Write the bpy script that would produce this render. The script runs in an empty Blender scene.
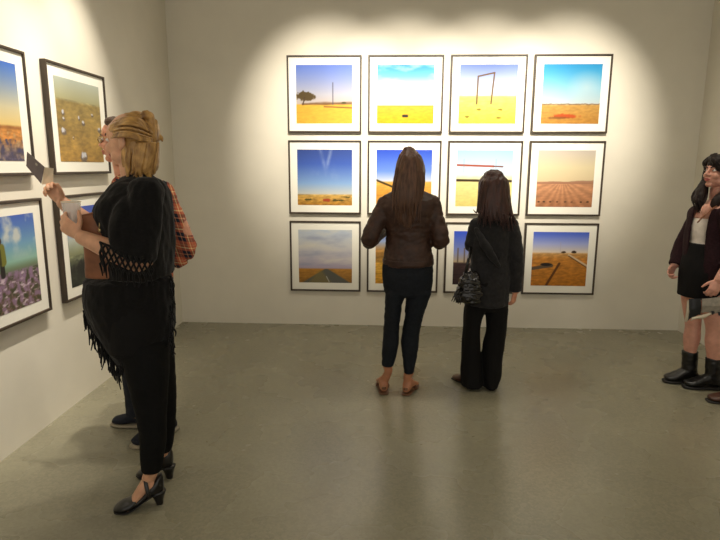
import bpy, bmesh, math, random
import numpy as np
from mathutils import Vector, Matrix, noise

random.seed(7)
C = bpy.context.scene.collection
V = Vector

# ------------------------------------------------------------------ camera
FPX, TILT, YAW, ROLL = 557.2212, 0.1841, 0.0439, 0.0046
CAM = V((0.9339, -5.4578, 1.5852))
FW = V((-math.sin(YAW)*math.cos(TILT), math.cos(YAW)*math.cos(TILT), -math.sin(TILT)))
_R = V((math.cos(YAW), math.sin(YAW), 0)); _U = _R.cross(FW)
RT = _R*math.cos(ROLL) + _U*math.sin(ROLL)
UP = _U*math.cos(ROLL) - _R*math.sin(ROLL)
cd = bpy.data.cameras.new('camera'); cam = bpy.data.objects.new('camera', cd); C.objects.link(cam)
cd.sensor_fit = 'HORIZONTAL'; cd.sensor_width = 36; cd.lens = FPX/720*36; cd.clip_start = .05
M = Matrix((RT, UP, -FW)).transposed().to_4x4(); M.translation = CAM
cam.matrix_world = M
bpy.context.scene.camera = cam

def W(u, v, y):
    """where the sight line through photo pixel (u, v) meets the upright plane at depth y"""
    d = FW + RT*((u-360)/FPX) - UP*((v-270)/FPX)
    return CAM + d*((y-CAM.y)/d.y)

def FL(u, v, z=0.0):
    d = FW + RT*((u-360)/FPX) - UP*((v-270)/FPX)
    return CAM + d*((z-CAM.z)/d.z)

# ------------------------------------------------------------------ materials
def lin(c):
    c = np.asarray(c, float)/255.0
    return np.where(c <= .04045, c/12.92, ((c+.055)/1.055)**2.4)
def L4(c):
    return tuple(float(x) for x in lin(c)) + (1.0,)

def mat(name, col, rough=.6, var=0.0, scale=20.0, bump=0.0, bscale=200.0, stretch=(1, 1, 1), metal=0.0, spec=.5, sheen=0.0, coat=0.0, sss=0.0, var_col=None, trans=0.0):
    m = bpy.data.materials.new(name); m.use_nodes = True
    nt = m.node_tree; b = nt.nodes['Principled BSDF']
    b.inputs['Base Color'].default_value = L4(col); b.inputs['Roughness'].default_value = rough
    b.inputs['Metallic'].default_value = metal; b.inputs['Specular IOR Level'].default_value = spec
    b.inputs['Sheen Weight'].default_value = sheen; b.inputs['Coat Weight'].default_value = coat
    b.inputs['Transmission Weight'].default_value = trans
    if sss:
        b.inputs['Subsurface Weight'].default_value = sss
        b.inputs['Subsurface Radius'].default_value = (1, .35, .2); b.inputs['Subsurface Scale'].default_value = .008
    tc = nt.nodes.new('ShaderNodeTexCoord'); mp = nt.nodes.new('ShaderNodeMapping')
    mp.inputs['Scale'].default_value = stretch
    nt.links.new(tc.outputs['Object'], mp.inputs['Vector'])
    if var:
        n = nt.nodes.new('ShaderNodeTexNoise'); n.inputs['Scale'].default_value = scale; n.inputs['Detail'].default_value = 5
        nt.links.new(mp.outputs['Vector'], n.inputs['Vector'])
        mx = nt.nodes.new('ShaderNodeMix'); mx.data_type = 'RGBA'
        rmp = nt.nodes.new('ShaderNodeMapRange'); rmp.inputs['From Min'].default_value = .3; rmp.inputs['From Max'].default_value = .7
        nt.links.new(n.outputs['Fac'], rmp.inputs['Value']); nt.links.new(rmp.outputs['Result'], mx.inputs['Factor'])
        c2 = var_col if var_col else [min(255, x*(1+var)) for x in col]
        c1 = col if var_col else [x*(1-var) for x in col]
        mx.inputs['A'].default_value = L4(c1); mx.inputs['B'].default_value = L4(c2)
        nt.links.new(mx.outputs['Result'], b.inputs['Base Color'])
    if bump:
        n = nt.nodes.new('ShaderNodeTexNoise'); n.inputs['Scale'].default_value = bscale; n.inputs['Detail'].default_value = 4
        nt.links.new(mp.outputs['Vector'], n.inputs['Vector'])
        bp = nt.nodes.new('ShaderNodeBump'); bp.inputs['Strength'].default_value = bump; bp.inputs['Distance'].default_value = .002
        nt.links.new(n.outputs['Fac'], bp.inputs['Height']); nt.links.new(bp.outputs['Normal'], b.inputs['Normal'])
    return m

def floor_mat():
    """polished concrete: soft cloudy tone and a fine salt-and-pepper aggregate"""
    m = mat('polished_concrete', (137, 133, 113), .33, .05, 1.3, spec=.5)
    nt = m.node_tree; b = nt.nodes['Principled BSDF']
    old = b.inputs['Base Color'].links[0].from_socket
    tc = nt.nodes.new('ShaderNodeTexCoord')
    vo = nt.nodes.new('ShaderNodeTexVoronoi'); vo.inputs['Scale'].default_value = 85
    nt.links.new(tc.outputs['Object'], vo.inputs['Vector'])
    sp = nt.nodes.new('ShaderNodeSeparateColor'); nt.links.new(vo.outputs['Color'], sp.inputs[0])
    r = nt.nodes.new('ShaderNodeMapRange'); r.inputs['To Min'].default_value = .9; r.inputs['To Max'].default_value = 1.1
    nt.links.new(sp.outputs[0], r.inputs['Value'])
    mx = nt.nodes.new('ShaderNodeVectorMath'); mx.operation = 'SCALE'
    nt.links.new(old, mx.inputs[0]); nt.links.new(r.outputs[0], mx.inputs['Scale']); nt.links.new(mx.outputs[0], b.inputs['Base Color'])
    n = nt.nodes.new('ShaderNodeTexNoise'); n.inputs['Scale'].default_value = 2.5; n.inputs['Detail'].default_value = 3
    nt.links.new(tc.outputs['Object'], n.inputs['Vector'])
    q = nt.nodes.new('ShaderNodeMapRange'); q.inputs['To Min'].default_value = .20; q.inputs['To Max'].default_value = .34
    nt.links.new(n.outputs['Fac'], q.inputs['Value']); nt.links.new(q.outputs[0], b.inputs['Roughness'])
    return m

def plaid_mat():
    m = bpy.data.materials.new('plaid_cotton'); m.use_nodes = True
    nt = m.node_tree; b = nt.nodes['Principled BSDF']; b.inputs['Roughness'].default_value = .8; b.inputs['Specular IOR Level'].default_value = .2
    tc = nt.nodes.new('ShaderNodeTexCoord'); sp = nt.nodes.new('ShaderNodeSeparateXYZ')
    nt.links.new(tc.outputs['Object'], sp.inputs[0])
    def math_(op, a, b_=None):
        k = nt.nodes.new('ShaderNodeMath'); k.operation = op
        for i, x in enumerate((a, b_)):
            if x is None: continue
            if isinstance(x, (int, float)): k.inputs[i].default_value = x
            else: nt.links.new(x, k.inputs[i])
        return k.outputs[0]
    hor = sp.outputs[2]
    ver = math_('ADD', math_('MULTIPLY', sp.outputs[0], .95), math_('MULTIPLY', sp.outputs[1], .35))
    ver = math_('ADD', ver, math_('MULTIPLY', sp.outputs[2], .28))
    hor = math_('ADD', hor, math_('MULTIPLY', sp.outputs[0], .22))
    def ramp(src, period, stops):
        fr = math_('FRACT', math_('MULTIPLY', src, 1/period))
        r = nt.nodes.new('ShaderNodeValToRGB'); r.color_ramp.interpolation = 'CONSTANT'
        e = r.color_ramp.elements
        e[0].position = 0; e[0].color = L4(stops[0][1]); e[1].position = stops[1][0]; e[1].color = L4(stops[1][1])
        for p, c in stops[2:]:
            x = e.new(p); x.color = L4(c)
        nt.links.new(fr, r.inputs[0]); return r.outputs[0]
    red, navy, org, yel = (198, 104, 74), (34, 42, 56), (206, 140, 104), (246, 220, 160)
    st = [(0, red), (.16, navy), (.36, org), (.42, navy), (.62, red), (.76, yel), (.82, red), (.92, org)]
    mx = nt.nodes.new('ShaderNodeMix'); mx.data_type = 'RGBA'; mx.inputs['Factor'].default_value = .5
    nt.links.new(ramp(hor, .085, st), mx.inputs['A']); nt.links.new(ramp(ver, .075, st), mx.inputs['B'])
    nt.links.new(mx.outputs['Result'], b.inputs['Base Color'])
    return m

MT = dict(
    wall=mat('white_painted_plaster', (226, 221, 206), .75, .015, 3, .08, 120),
    ceiling=mat('ceiling_paint', (196, 190, 176), .8),
    floor=floor_mat(),
    frame=mat('dark_brown_wood', (58, 47, 36), .42, .2, 40, .1, 80, (1, 1, .2)),
    mat=mat('white_mat_board', (240, 238, 226), .7, coat=.0),
    skin=mat('skin', (206, 156, 124), .5, .06, 30, .05, 300, sss=.15),
    skin_tan=mat('tanned_skin', (176, 120, 88), .5, .06, 30, .05, 300, sss=.15),
    paper_dim=mat('off_white_print', (186, 176, 154), .6, .04, 30),
    skin_fair=mat('fair_skin', (204, 150, 130), .5, .05, 30, .05, 300, sss=.15),
    skin_pink=mat('rosy_skin', (212, 150, 120), .5, .07, 30, .05, 300, sss=.15),
    brown_hair=mat('dark_brown_hair', (58, 38, 28), .42, .35, 60, .25, 90, (1, 1, .06), spec=.4, var_col=(104, 72, 52)),
    dark_hair=mat('near_black_hair', (40, 24, 22), .4, .35, 60, .25, 90, (1, 1, .08), spec=.4, var_col=(74, 42, 34)),
    black_hair=mat('black_hair', (20, 15, 14), .5, .35, 60, .2, 90, (1, 1, .08), spec=.2, var_col=(40, 28, 24)),
    blonde=mat('blonde_hair', (122, 84, 42), .4, .35, 70, .3, 90, (.25, 1, .25), spec=.45, var_col=(208, 164, 96)),
    man_hair=mat('short_brown_hair', (70, 48, 34), .5, .3, 80, .3, 160),
    leather=mat('brown_leather', (58, 38, 29), .5, .18, 25, .3, 90, spec=.35),
    jeans=mat('dark_blue_denim', (25, 29, 35), .8, .12, 60, .25, 500, spec=.2),
    navy=mat('navy_denim', (30, 33, 42), .8, .12, 60, .25, 500, spec=.2),
    charcoal=mat('charcoal_wool', (38, 37, 38), .85, .15, 50, .3, 400, spec=.2, sheen=.1),
    black=mat('black_cloth', (18, 17, 17), .85, .1, 60, .25, 400, spec=.2),
    knit=mat('black_knit', (18, 17, 17), .9, .2, 90, .5, 260, spec=.15, sheen=.08),
    tights=mat('black_tights', (17, 17, 17), .8, .1, 60, spec=.12),
    maroon=mat('dark_maroon_knit', (40, 22, 26), .9, .2, 70, .4, 300, spec=.2),
    white=mat('white_jersey', (226, 216, 204), .8, .03, 40, .2, 250),
    shoe=mat('black_shoe_leather', (20, 18, 17), .28, .1, 40, spec=.5),
    boot=mat('black_boot_leather', (19, 18, 18), .3, .1, 40, spec=.5),
    bag=mat('black_bag_leather', (22, 20, 20), .27, .2, 40, .4, 70, spec=.6),
    tan=mat('tan_leather', (128, 82, 56), .45, .12, 18, .2, 150, spec=.4),
    sandal=mat('brown_sandal_leather', (104, 70, 46), .5, .1, 40),
    brownshoe=mat('reddish_brown_leather', (70, 42, 31), .4, .12, 40),
    sole=mat('pale_rubber', (150, 140, 120), .6),
    darksole=mat('dark_rubber', (26, 24, 23), .6),
    metal=mat('brass', (198, 172, 120), .3, metal=1.0),
    card=mat('purple_grey_card', (92, 80, 80), .5, .06, 30),
    paper=mat('cream_paper', (226, 214, 186), .6, .04, 30),
    paper_grey=mat('pale_grey_print', (140, 133, 120), .55, .1, 40),
    ink=mat('black_print', (22, 24, 28), .45, .25, 30),
    eye_white=mat('eye_white', (226, 220, 212), .3),
    iris=mat('dark_iris', (40, 28, 22), .2),
    lips=mat('lips', (176, 92, 84), .45),
    lens=mat('spectacle_lens', (235, 238, 240), .05, trans=1.0),
    plaid=plaid_mat(),
)
def cup_mat():
    m = bpy.data.materials.new('clear_plastic'); m.use_nodes = True; nt = m.node_tree
    b = nt.nodes['Principled BSDF']; b.inputs['Base Color'].default_value = (.9, .9, .88, 1); b.inputs['Roughness'].default_value = .12
    t = nt.nodes.new('ShaderNodeBsdfTransparent'); x = nt.nodes.new('ShaderNodeMixShader'); x.inputs[0].default_value = .32
    nt.links.new(t.outputs[0], x.inputs[1]); nt.links.new(b.outputs[0], x.inputs[2]); nt.links.new(x.outputs[0], nt.nodes['Material Output'].inputs['Surface'])
    return m
MT['cup'] = cup_mat()
def print_mat():
    m = bpy.data.materials.new('glossy_colour_print'); m.use_nodes = True; nt = m.node_tree
    b = nt.nodes['Principled BSDF']; b.inputs['Roughness'].default_value = .3; b.inputs['Specular IOR Level'].default_value = .3
    a = nt.nodes.new('ShaderNodeVertexColor'); a.layer_name = 'ink'
    nt.links.new(a.outputs['Color'], b.inputs['Base Color'])
    return m
MT['print'] = print_mat()

# ------------------------------------------------------------------ object helpers
def thing(name, label, cat, loc, group=None):
    o = bpy.data.objects.new(name, None); C.objects.link(o); o.location = loc; o.empty_display_size = .1
    o['label'] = label; o['category'] = cat
    if group: o['group'] = group
    return o
def tag(o, label, cat, group=None):
    o['label'] = label; o['category'] = cat
    if group: o['group'] = group
    return o
def link_mesh(me, name, m, parent=None, loc=None, smooth=True):
    o = bpy.data.objects.new(name, me); C.objects.link(o)
    if m is not None: me.materials.append(m)
    if parent is not None: o.parent = parent
    if loc is not None: o.location = loc
    if smooth:
        me.polygons.foreach_set('use_smooth', [True]*len(me.polygons))
    return o

def cat_rom(pts, per):
    """pts: list of equal-length float lists -> interpolated list"""
    P = [np.asarray(p, float) for p in pts]
    if len(P) == 2:
        return [P[0]+(P[1]-P[0])*t for t in np.linspace(0, 1, per+1)]
    out = []
    for i in range(len(P)-1):
        p0 = P[i-1] if i > 0 else 2*P[0]-P[1]
        p3 = P[i+2] if i+2 < len(P) else 2*P[-1]-P[-2]
        p1, p2 = P[i], P[i+1]
        for k in range(per):
            t = k/per
            out.append(.5*((2*p1)+(-p0+p2)*t+(2*p0-5*p1+4*p2-p3)*t*t+(-p0+3*p1-3*p2+p3)*t**3))
    out.append(P[-1]); return out

class Vol:
    """collects closed overlapping volumes; world coordinates"""
    def __init__(s): s.v = []; s.f = []
    def rings(s, rs, cap=True):
        n = len(rs[0]); b = len(s.v)
        for r in rs: s.v += [tuple(p) for p in r]
        for i in range(len(rs)-1):
            for j in range(n):
                k = (j+1) % n
                s.f.append((b+i*n+j, b+i*n+k, b+(i+1)*n+k, b+(i+1)*n+j))
        if cap:
            for ri, flip in ((0, True), (len(rs)-1, False)):
                c = V((0, 0, 0))
                for p in rs[ri]: c += V(p)
                s.v.append(tuple(c/n)); ci = len(s.v)-1
                for j in range(n):
                    k = (j+1) % n
                    s.f.append((ci, b+ri*n+k, b+ri*n+j) if flip else (ci, b+ri*n+j, b+ri*n+k))
    def loft(s, st, per=5, n=28, ends=(.5, .5), ex=2.0):
        """st: (centre, half-axis a, half-axis b); rounded ends"""
        data = [list(c)+list(a)+list(b) for c, a, b in st]
        D = cat_rom(data, per)
        def ring(c, a, b, k=1.0):
            r = []
            for j in range(n):
                t = 2*math.pi*j/n; ct, sn = math.cos(t), math.sin(t)
                x = math.copysign(abs(ct)**(2/ex), ct); y = math.copysign(abs(sn)**(2/ex), sn)
                r.append(V(c)+V(a)*x*k+V(b)*y*k)
            return r
        rs = []
        def endcap(d, dn, e):
            c = V(d[:3]); dr = (V(d[:3])-V(dn[:3])).normalized(); ra = min(V(d[3:6]).length, V(d[6:9]).length)
            return [ring(c+dr*ra*e*math.sin(q), d[3:6], d[6:9], math.cos(q)) for q in (1.45, 1.1, .75, .35)]
        if ends[0]: rs += endcap(D[0], D[1], ends[0])
        rs += [ring(d[:3], d[3:6], d[6:9]) for d in D]
        if ends[1]: rs += endcap(D[-1], D[-2], ends[1])[::-1]
        s.rings(rs)
    def tube(s, pts, rad, per=5, n=14, flat=1.0, hint=None, ends=(.8, .8)):
        """round (or flattened) sweep along pts"""
        if isinstance(rad, (int, float)): rad = [rad]*len(pts)
        D = cat_rom([list(p)+[r] for p, r in zip(pts, rad)], per)
        P = [V(d[:3]) for d in D]; st = []; a = None
        for i in range(len(P)):
            t = (P[min(i+1, len(P)-1)]-P[max(i-1, 0)]).normalized()
            if a is None:
                h = V(hint) if hint else (V((0, 0, 1)) if abs(t.z) < .9 else V((0, 1, 0)))
                a = (h - t*h.dot(t)).normalized()
            else:
                a = (a - t*a.dot(t)).normalized()
            b = t.cross(a); r = max(1e-4, float(D[i][3]))
            st.append((P[i], a*r, b*r*flat))
        def ring(c, a, b, k=1.0): return [c+a*k*math.cos(2*math.pi*j/n)+b*k*math.sin(2*math.pi*j/n) for j in range(n)]
        rs = []
        for q in (1.4, .9, .4):
            d = (P[0]-P[1]).normalized(); rs.append(ring(P[0]+d*st[0][1].length*ends[0]*math.sin(q), st[0][1], st[0][2], math.cos(q)))
        rs += [ring(*x) for x in st]
        for q in (.4, .9, 1.4):
            d = (P[-1]-P[-2]).normalized(); rs.append(ring(P[-1]+d*st[-1][1].length*ends[1]*math.sin(q), st[-1][1], st[-1][2], math.cos(q)))
        s.rings(rs)
    def ell(s, c, r, X=V((1, 0, 0)), Y=V((0, 1, 0)), Z=V((0, 0, 1)), n=20, m=12):
        rs = []
        for i in range(1, m):
            th = math.pi*i/m
            rs.append([V(c)+X*(r[0]*math.sin(th)*math.cos(2*math.pi*j/n))+Y*(r[1]*math.sin(th)*math.sin(2*math.pi*j/n))-Z*(r[2]*math.cos(th)) for j in range(n)])
        s.rings(rs)
    def box(s, lo, hi):
        x0, y0, z0 = lo; x1, y1, z1 = hi; b = len(s.v)
        s.v += [(x0, y0, z0), (x1, y0, z0), (x1, y1, z0), (x0, y1, z0), (x0, y0, z1), (x1, y0, z1), (x1, y1, z1), (x0, y1, z1)]
        s.f += [tuple(b+i for i in q) for q in ((3, 2, 1, 0), (4, 5, 6, 7), (0, 1, 5, 4), (1, 2, 6, 5), (2, 3, 7, 6), (3, 0, 4, 7))]
    def mesh(s, name, org):
        me = bpy.data.meshes.new(name)
        me.from_pydata([tuple(V(p)-V(org)) for p in s.v], [], s.f); me.update(); return me
    def build(s, name, m, parent=None, org=None, smooth=True):
        org = V(org) if org is not None else (V(parent.location) if parent else V((0, 0, 0)))
        me = s.mesh(name, org)
        return link_mesh(me, name, m, parent, None if parent else org, smooth)
    def solid(s, name, m, parent, vox=.005, sm=4, disp=None, org=None):
        """fuse the volumes into one continuous skin"""
        org = V(org) if org is not None else V(parent.location)
        me = s.mesh(name, org); t = bpy.data.objects.new('tmp', me); C.objects.link(t)
        r = t.modifiers.new('r', 'REMESH'); r.mode = 'VOXEL'; r.voxel_size = vox; r.use_smooth_shade = True
        if sm:
            k = t.modifiers.new('s', 'SMOOTH'); k.factor = .5; k.iterations = sm
        dg = bpy.context.evaluated_depsgraph_get(); dg.update()
        me2 = bpy.data.meshes.new_from_object(t.evaluated_get(dg)); me2.name = name
        bpy.data.objects.remove(t); bpy.data.meshes.remove(me)
        if disp:
            nv = len(me2.vertices); co = np.empty(nv*3); me2.vertices.foreach_get('co', co); co = co.reshape(-1, 3)
            nr = np.empty(nv*3); me2.vertices.foreach_get('normal', nr); nr = nr.reshape(-1, 3)
            d = np.array([disp(V(c)+org) for c in co])
            co = co + nr*d[:, None]; me2.vertices.foreach_set('co', co.ravel()); me2.update()
        return link_mesh(me2, name, m, parent)

def wr(amp, f, off=0.0):
    """cloth folds: noise stretched along the axes given by f"""
    o = V((off, off*1.7, off*.3))
    def g(p):
        q = V((p.x*f[0], p.y*f[1], p.z*f[2]))+o
        return amp*(noise.noise(q)+.5*noise.noise(q*2.1))
    return g
def strands(amp, f, off=0.0):
    o = V((off, off, off))
    def g(p):
        q = V((p.x*f[0], p.y*f[1], p.z*f[2]))+o
        return amp*(noise.noise(q)+.6*noise.noise(q*2.3)+.4*noise.noise(q*.4))
    return g

def H(u1, u2, v, y, ry):
    """level body section seen between photo columns u1 and u2 on row v, centred at depth y"""
    a, b = W(u1, v, y), W(u2, v, y)
    return ((a+b)/2, V(((b.x-a.x)/2, 0, 0)), V((0, ry, 0)))
def scl(st, k):
    return [(c, a*k, b*k) for c, a, b in st]

def head(vol, c, f, up=V((0, 0, 1)), s=1.0, ears=True):
    """fuses a head into vol; returns local->world"""
    f = V(f).normalized(); r = f.cross(up).normalized(); u = r.cross(f)
    def T(x, y, z): return c + (r*x + f*y + u*z)*s
    def E(x, y, z, a, b, d): vol.ell(T(x, y, z), (a*s, b*s, d*s), r, f, u)
    E(0, -.012, .03, .073, .094, .085); E(0, .028, -.03, .058, .060, .078); E(0, .052, .03, .055, .04, .055)
    E(0, .066, -.092, .024, .022, .018); E(0, .074, .022, .046, .018, .011)
    for q in (-1, 1):
        E(q*.034, .058, -.03, .026, .028, .026); E(q*.042, .02, -.065, .02, .035, .028)
        E(q*.011, .095, -.03, .008, .011, .008)
        if ears:
            E(q*.075, -.004, -.008, .008, .018, .031); E(q*.075, .0, -.03, .007, .010, .012)
    vol.tube([T(0, .082, .018), T(0, .098, -.005), T(0, .108, -.027)], [.007*s, .009*s, .011*s])
    E(0, .085, -.054, .022, .012, .008); E(0, .083, -.066, .02, .012, .008)
    return T, r, f, u

def face_parts(T, r, f, u, root, brow):
    for q in (-1, 1):
        k = Vol(); k.ell(T(q*.031, .079, .003), (.0135, .010, .0075), r, f, u); k.build('eye', MT['eye_white'], root)
        k = Vol(); k.ell(T(q*.031, .0855, .003), (.006, .005, .0062), r, f, u); k.build('iris', MT['iris'], root)
        k = Vol(); k.tube([T(q*.014, .093, .021), T(q*.032, .092, .027), T(q*.048, .078, .021)], [.004, .0045, .002], flat=.6); k.build('eyebrow', brow, root)
    k = Vol(); k.tube([T(-.022, .089, -.060), T(-.008, .0975, -.0555), T(0, .0975, -.0575), T(.008, .0975, -.0555), T(.022, .089, -.060)], [.002, .005, .0045, .005, .002], flat=.9)
    k.tube([T(-.02, .088, -.062), T(0, .096, -.0675), T(.02, .088, -.062)], [.002, .006, .002], flat=.9); k.build('lips', MT['lips'], root)

def hand(vol, wrist, d, n, t, curl=((.3, .5, .4),)*4, s=1.0, thumb=(.65, .7, .25), spread=.05):
    """palm, four fingers and thumb: d wrist->knuckles, n the way the palm faces, t the thumb's side"""
    d = V(d).normalized(); n = V(n); n = (n-d*n.dot(d)).normalized(); t0 = V(t)
    t = d.cross(n); t = t if t.dot(t0) > 0 else -t
    vol.loft([(wrist-d*.02*s, t*.026*s, n*.020*s), (wrist+d*.01*s, t*.027*s, n*.018*s), (wrist+d*.045*s, t*.037*s, n*.015*s), (wrist+d*.082*s, t*.039*s, n*.0125*s)], per=3, n=18)
    for i, (o, b, ln) in enumerate(((.029, .084, .072), (.010, .088, .080), (-.010, .085, .074), (-.028, .077, .058))):
        p = wrist+d*(b-.015)*s+t*o*s; ang = 0.0; pts = [p.copy()]
        q = p+d*.015*s; pts.append(q.copy())
        dd0 = (d+t*spread*(1.5-i)).normalized()
        for seg, cu in zip((.45, .31, .24), curl[i % len(curl)]):
            ang += cu; dd = dd0*math.cos(ang)+n*math.sin(ang); q = q+dd*ln*seg*s; pts.append(q.copy())
        vol.tube(pts, [.0095*s, .0095*s, .0088*s, .008*s, .0066*s], per=4, n=10)
    dt = (d*thumb[0]+t*thumb[1]+n*thumb[2]).normalized(); p = wrist+d*.018*s+t*.018*s
    p2 = p+dt*.036*s; p3 = p2+(dt+d*.5).normalized()*.030*s; p4 = p3+(dt+d*.8+n*.2).normalized()*.024*s
    vol.tube([p, p2, p3, p4], [.0125*s, .0115*s, .0098*s, .0075*s], per=4, n=10)

def foot(vol, heel, toe, lift=0.0, s=1.0, ank=None, grow=0.0, w=.045):
    """bare foot lying heel->toe on the floor, heel raised by lift"""
    f = (toe-heel); f.z = 0; ln = f.length; f.normalize(); r = f.cross(V((0, 0, 1)))
    st = []
    for t, zb, zt, hw in ((.03, lift+.008, lift+.055, .024), (.15, lift+.004, lift+.095, .033), (.33, lift*.75+.012, lift*.8+.095, .034), (.52, lift*.3+.012, lift*.4+.07, .038), (.72, .004, .042, w), (.88, .004, .028, w*.9), (.97, .006, .022, w*.62)):
        zc, hz = (zb+zt)/2, (zt-zb)/2
        st.append((heel+f*ln*t+V((0, 0, zc)), r*(hw+grow), V((0, 0, hz+grow))))
    vol.loft(st, per=4, n=20, ends=(.6, .6), ex=2.3)
    return f, r, ln

# ------------------------------------------------------------------ room
XL, XR, CEIL, YB = -1.1319, 3.8468, 3.75, -6.6
def slab(name, lo, hi, m):
    k = Vol(); k.box(lo, hi); o = k.build(name, m, smooth=False); o['kind'] = 'structure'; return o
slab('floor', (XL-.2, YB, -.1), (XR+.2, .2, 0), MT['floor'])
slab('wall_back', (XL-.2, 0, 0), (XR+.2, .2, CEIL), MT['wall'])
slab('wall_left', (XL-.2, YB, 0), (XL, 0, CEIL), MT['wall'])
slab('wall_right', (XR, YB, 0), (XR+.2, 0, CEIL), MT['wall'])
slab('ceiling', (XL-.2, YB, CEIL), (XR+.2, .2, CEIL+.1), MT['ceiling'])

# ------------------------------------------------------------------ framed photographs
NP = 120
uu, vv = np.meshgrid(np.linspace(0, 1, NP), np.linspace(0, 1, NP))   # u right, v up
def fbm(fx, fy, seed=0.0, oc=4):
    a = np.zeros_like(uu)
    for o in range(oc):
        s = 2**o
        a += np.array([[noise.noise(V((x*fx*s+seed, y*fy*s+seed*.7, seed*1.3+o*5))) for x in uu[0]] for y in vv[:, 0]])/s
    return a
N_SOFT = fbm(3, 3, 3.1, 5); N_WIDE = fbm(2, 7, 9.4, 5); N_FINE = fbm(16, 16, 5.5, 3); N_GRASS = fbm(10, 26, 12.3, 3)
def grad(stops, t=None):
    t = vv if t is None else t
    xs = [s[0] for s in stops]
    return np.stack([np.interp(t, xs, [s[1][i] for s in stops]) for i in range(3)], -1)
def put(img, mask, col):
    m = np.clip(mask, 0, 1)[..., None]; return img*(1-m)+np.asarray(col, float)*m
def below(h, soft=.012): return np.clip((h-vv)/soft+.5, 0, 1)
def blob(cx, cy, rx, ry, soft=.25, rough=0.0): return np.clip((1-np.sqrt(((uu-cx)/rx)**2+((vv-cy)/ry)**2)+rough*N_FINE)/soft, 0, 1)
def bar(x0, y0, x1, y1, w):
    d = np.array([x1-x0, y1-y0]); l2 = d@d; t = np.clip(((uu-x0)*d[0]+(vv-y0)*d[1])/l2, 0, 1)
    return np.clip((w-np.hypot(uu-x0-t*d[0], vv-y0-t*d[1]))/.008+.5, 0, 1)
def tex(img, n, k): return img*(1+k*n)[..., None]

def p_tree():
    im = grad([(0, (238, 186, 62)), (.30, (240, 196, 84)), (.33, (205, 190, 180)), (.5, (190, 190, 205)), (1, (96, 130, 228))])
    im = put(im, below(.33)*(vv > -1), (236, 184, 66)); im = tex(im, N_GRASS*(vv < .33), .06)
    im = put(im, np.clip(1-abs(vv-.345-.02*N_WIDE)/.03, 0, 1)*(uu > .1), (120, 84, 48)); im = put(im, bar(.5, .29, 1, .27, .012), (150, 104, 50))
    im = put(im, blob(.17, .47, .19, .085, .2, .35), (88, 70, 34)); im = put(im, bar(.12, .33, .15, .45, .01), (80, 60, 40))
    im = put(im, bar(.655, .33, .655, .70, .007), (80, 80, 96)); return put(im, blob(.85, .355, .05, .02), (84, 76, 40))
def p_box():
    im = grad([(0, (222, 178, 30)), (.3, (216, 182, 60)), (.32, (250, 250, 244)), (.62, (252, 252, 250)), (.8, (120, 205, 238)), (1, (50, 160, 220))])
    im = put(im, np.clip(N_WIDE*1.2+.1, 0, 1)*np.clip((vv-.6)*5, 0, 1)*.7, (252, 252, 252))
    im = tex(im, N_GRASS*(vv < .31), .08); im = put(im, np.clip(1-abs(vv-.3)/.02, 0, 1)*.5, (190, 150, 40))
    return put(im, bar(.47, .13, .53, .13, .025), (60, 48, 40))
def p_posts():
    im = grad([(0, (216, 206, 74)), (.46, (228, 218, 120)), (.49, (240, 240, 236)), (.7, (196, 208, 240)), (1, (110, 138, 230))])
    im = tex(im, N_GRASS*(vv < .48), .14)
    for a in ((.31, .34, .32, .80), (.32, .80, .60, .86), (.60, .86, .56, .34)): im = put(im, bar(*a, .013), (112, 84, 52))
    for x, y in ((.34, .24), (.72, .24), (.72, .10), (.15, .12)): im = put(im, blob(x, y, .05, .02, .4, .5), (140, 124, 40))
    return im
def p_mound():
    im = grad([(0, (196, 140, 62)), (.31, (204, 158, 84)), (.34, (206, 220, 224)), (.6, (150, 212, 240)), (1, (40, 160, 228))])
    im = put(im, blob(.75, .62, .35, .3, 1.0)*.55, (225, 236, 240)); im = tex(im, N_GRASS*(vv < .33), .12)
    im = put(im, np.clip(1-abs(vv-.33-.01*N_FINE)/.014, 0, 1), (130, 96, 62))
    im = put(im, blob(.42, .13, .25, .045, .4, .3), (196, 86, 40)); return put(im, blob(.3, .10, .25, .03, .5, .3)*.6, (120, 76, 40))
def p_streak():
    im = grad([(0, (176, 124, 44)), (.18, (206, 166, 88)), (.21, (196, 200, 196)), (.4, (130, 166, 214)), (.75, (62, 92, 176)), (1, (52, 74, 142))])
    k = np.clip(1-abs(uu-.52-.25*(vv-.6)*np.sign(uu-.52))/.05, 0, 1)*np.clip((vv-.4)*3, 0, 1)*np.clip(.6+N_SOFT, 0, 1)
    im = put(im, k*.45, (190, 200, 220)); im = put(im, np.clip(N_SOFT, 0, 1)*blob(.5, .5, .3, .35, 1)*.6, (190, 204, 224))
    im = tex(im, N_GRASS*(vv < .2), .25)
    for x, y, r in ((.2, .10, .08), (.75, .09, .14), (.9, .15, .1)): im = put(im, blob(x, y, r, .02, .5, .6), (86, 78, 34))
    return put(im, blob(.53, .09, .09, .035, .5, .5), (168, 72, 40))
def p_clouds():
    im = grad([(0, (206, 140, 44)), (.42, (222, 166, 78)), (.45, (196, 206, 228)), (.62, (104, 140, 222)), (1, (44, 76, 190))])
    im = put(im, np.clip(N_SOFT*2-.1, 0, 1)*np.clip((vv-.5)*4, 0, 1)*np.clip((uu-.35)*3, 0, 1)*.8, (220, 226, 240))
    im = tex(im, N_GRASS*(vv < .44), .12); im = put(im, bar(0, .46, .3, .34, .018), (70, 60, 30)); return put(im, bar(.3, .34, .8, .22, .01), (120, 86, 36))
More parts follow.
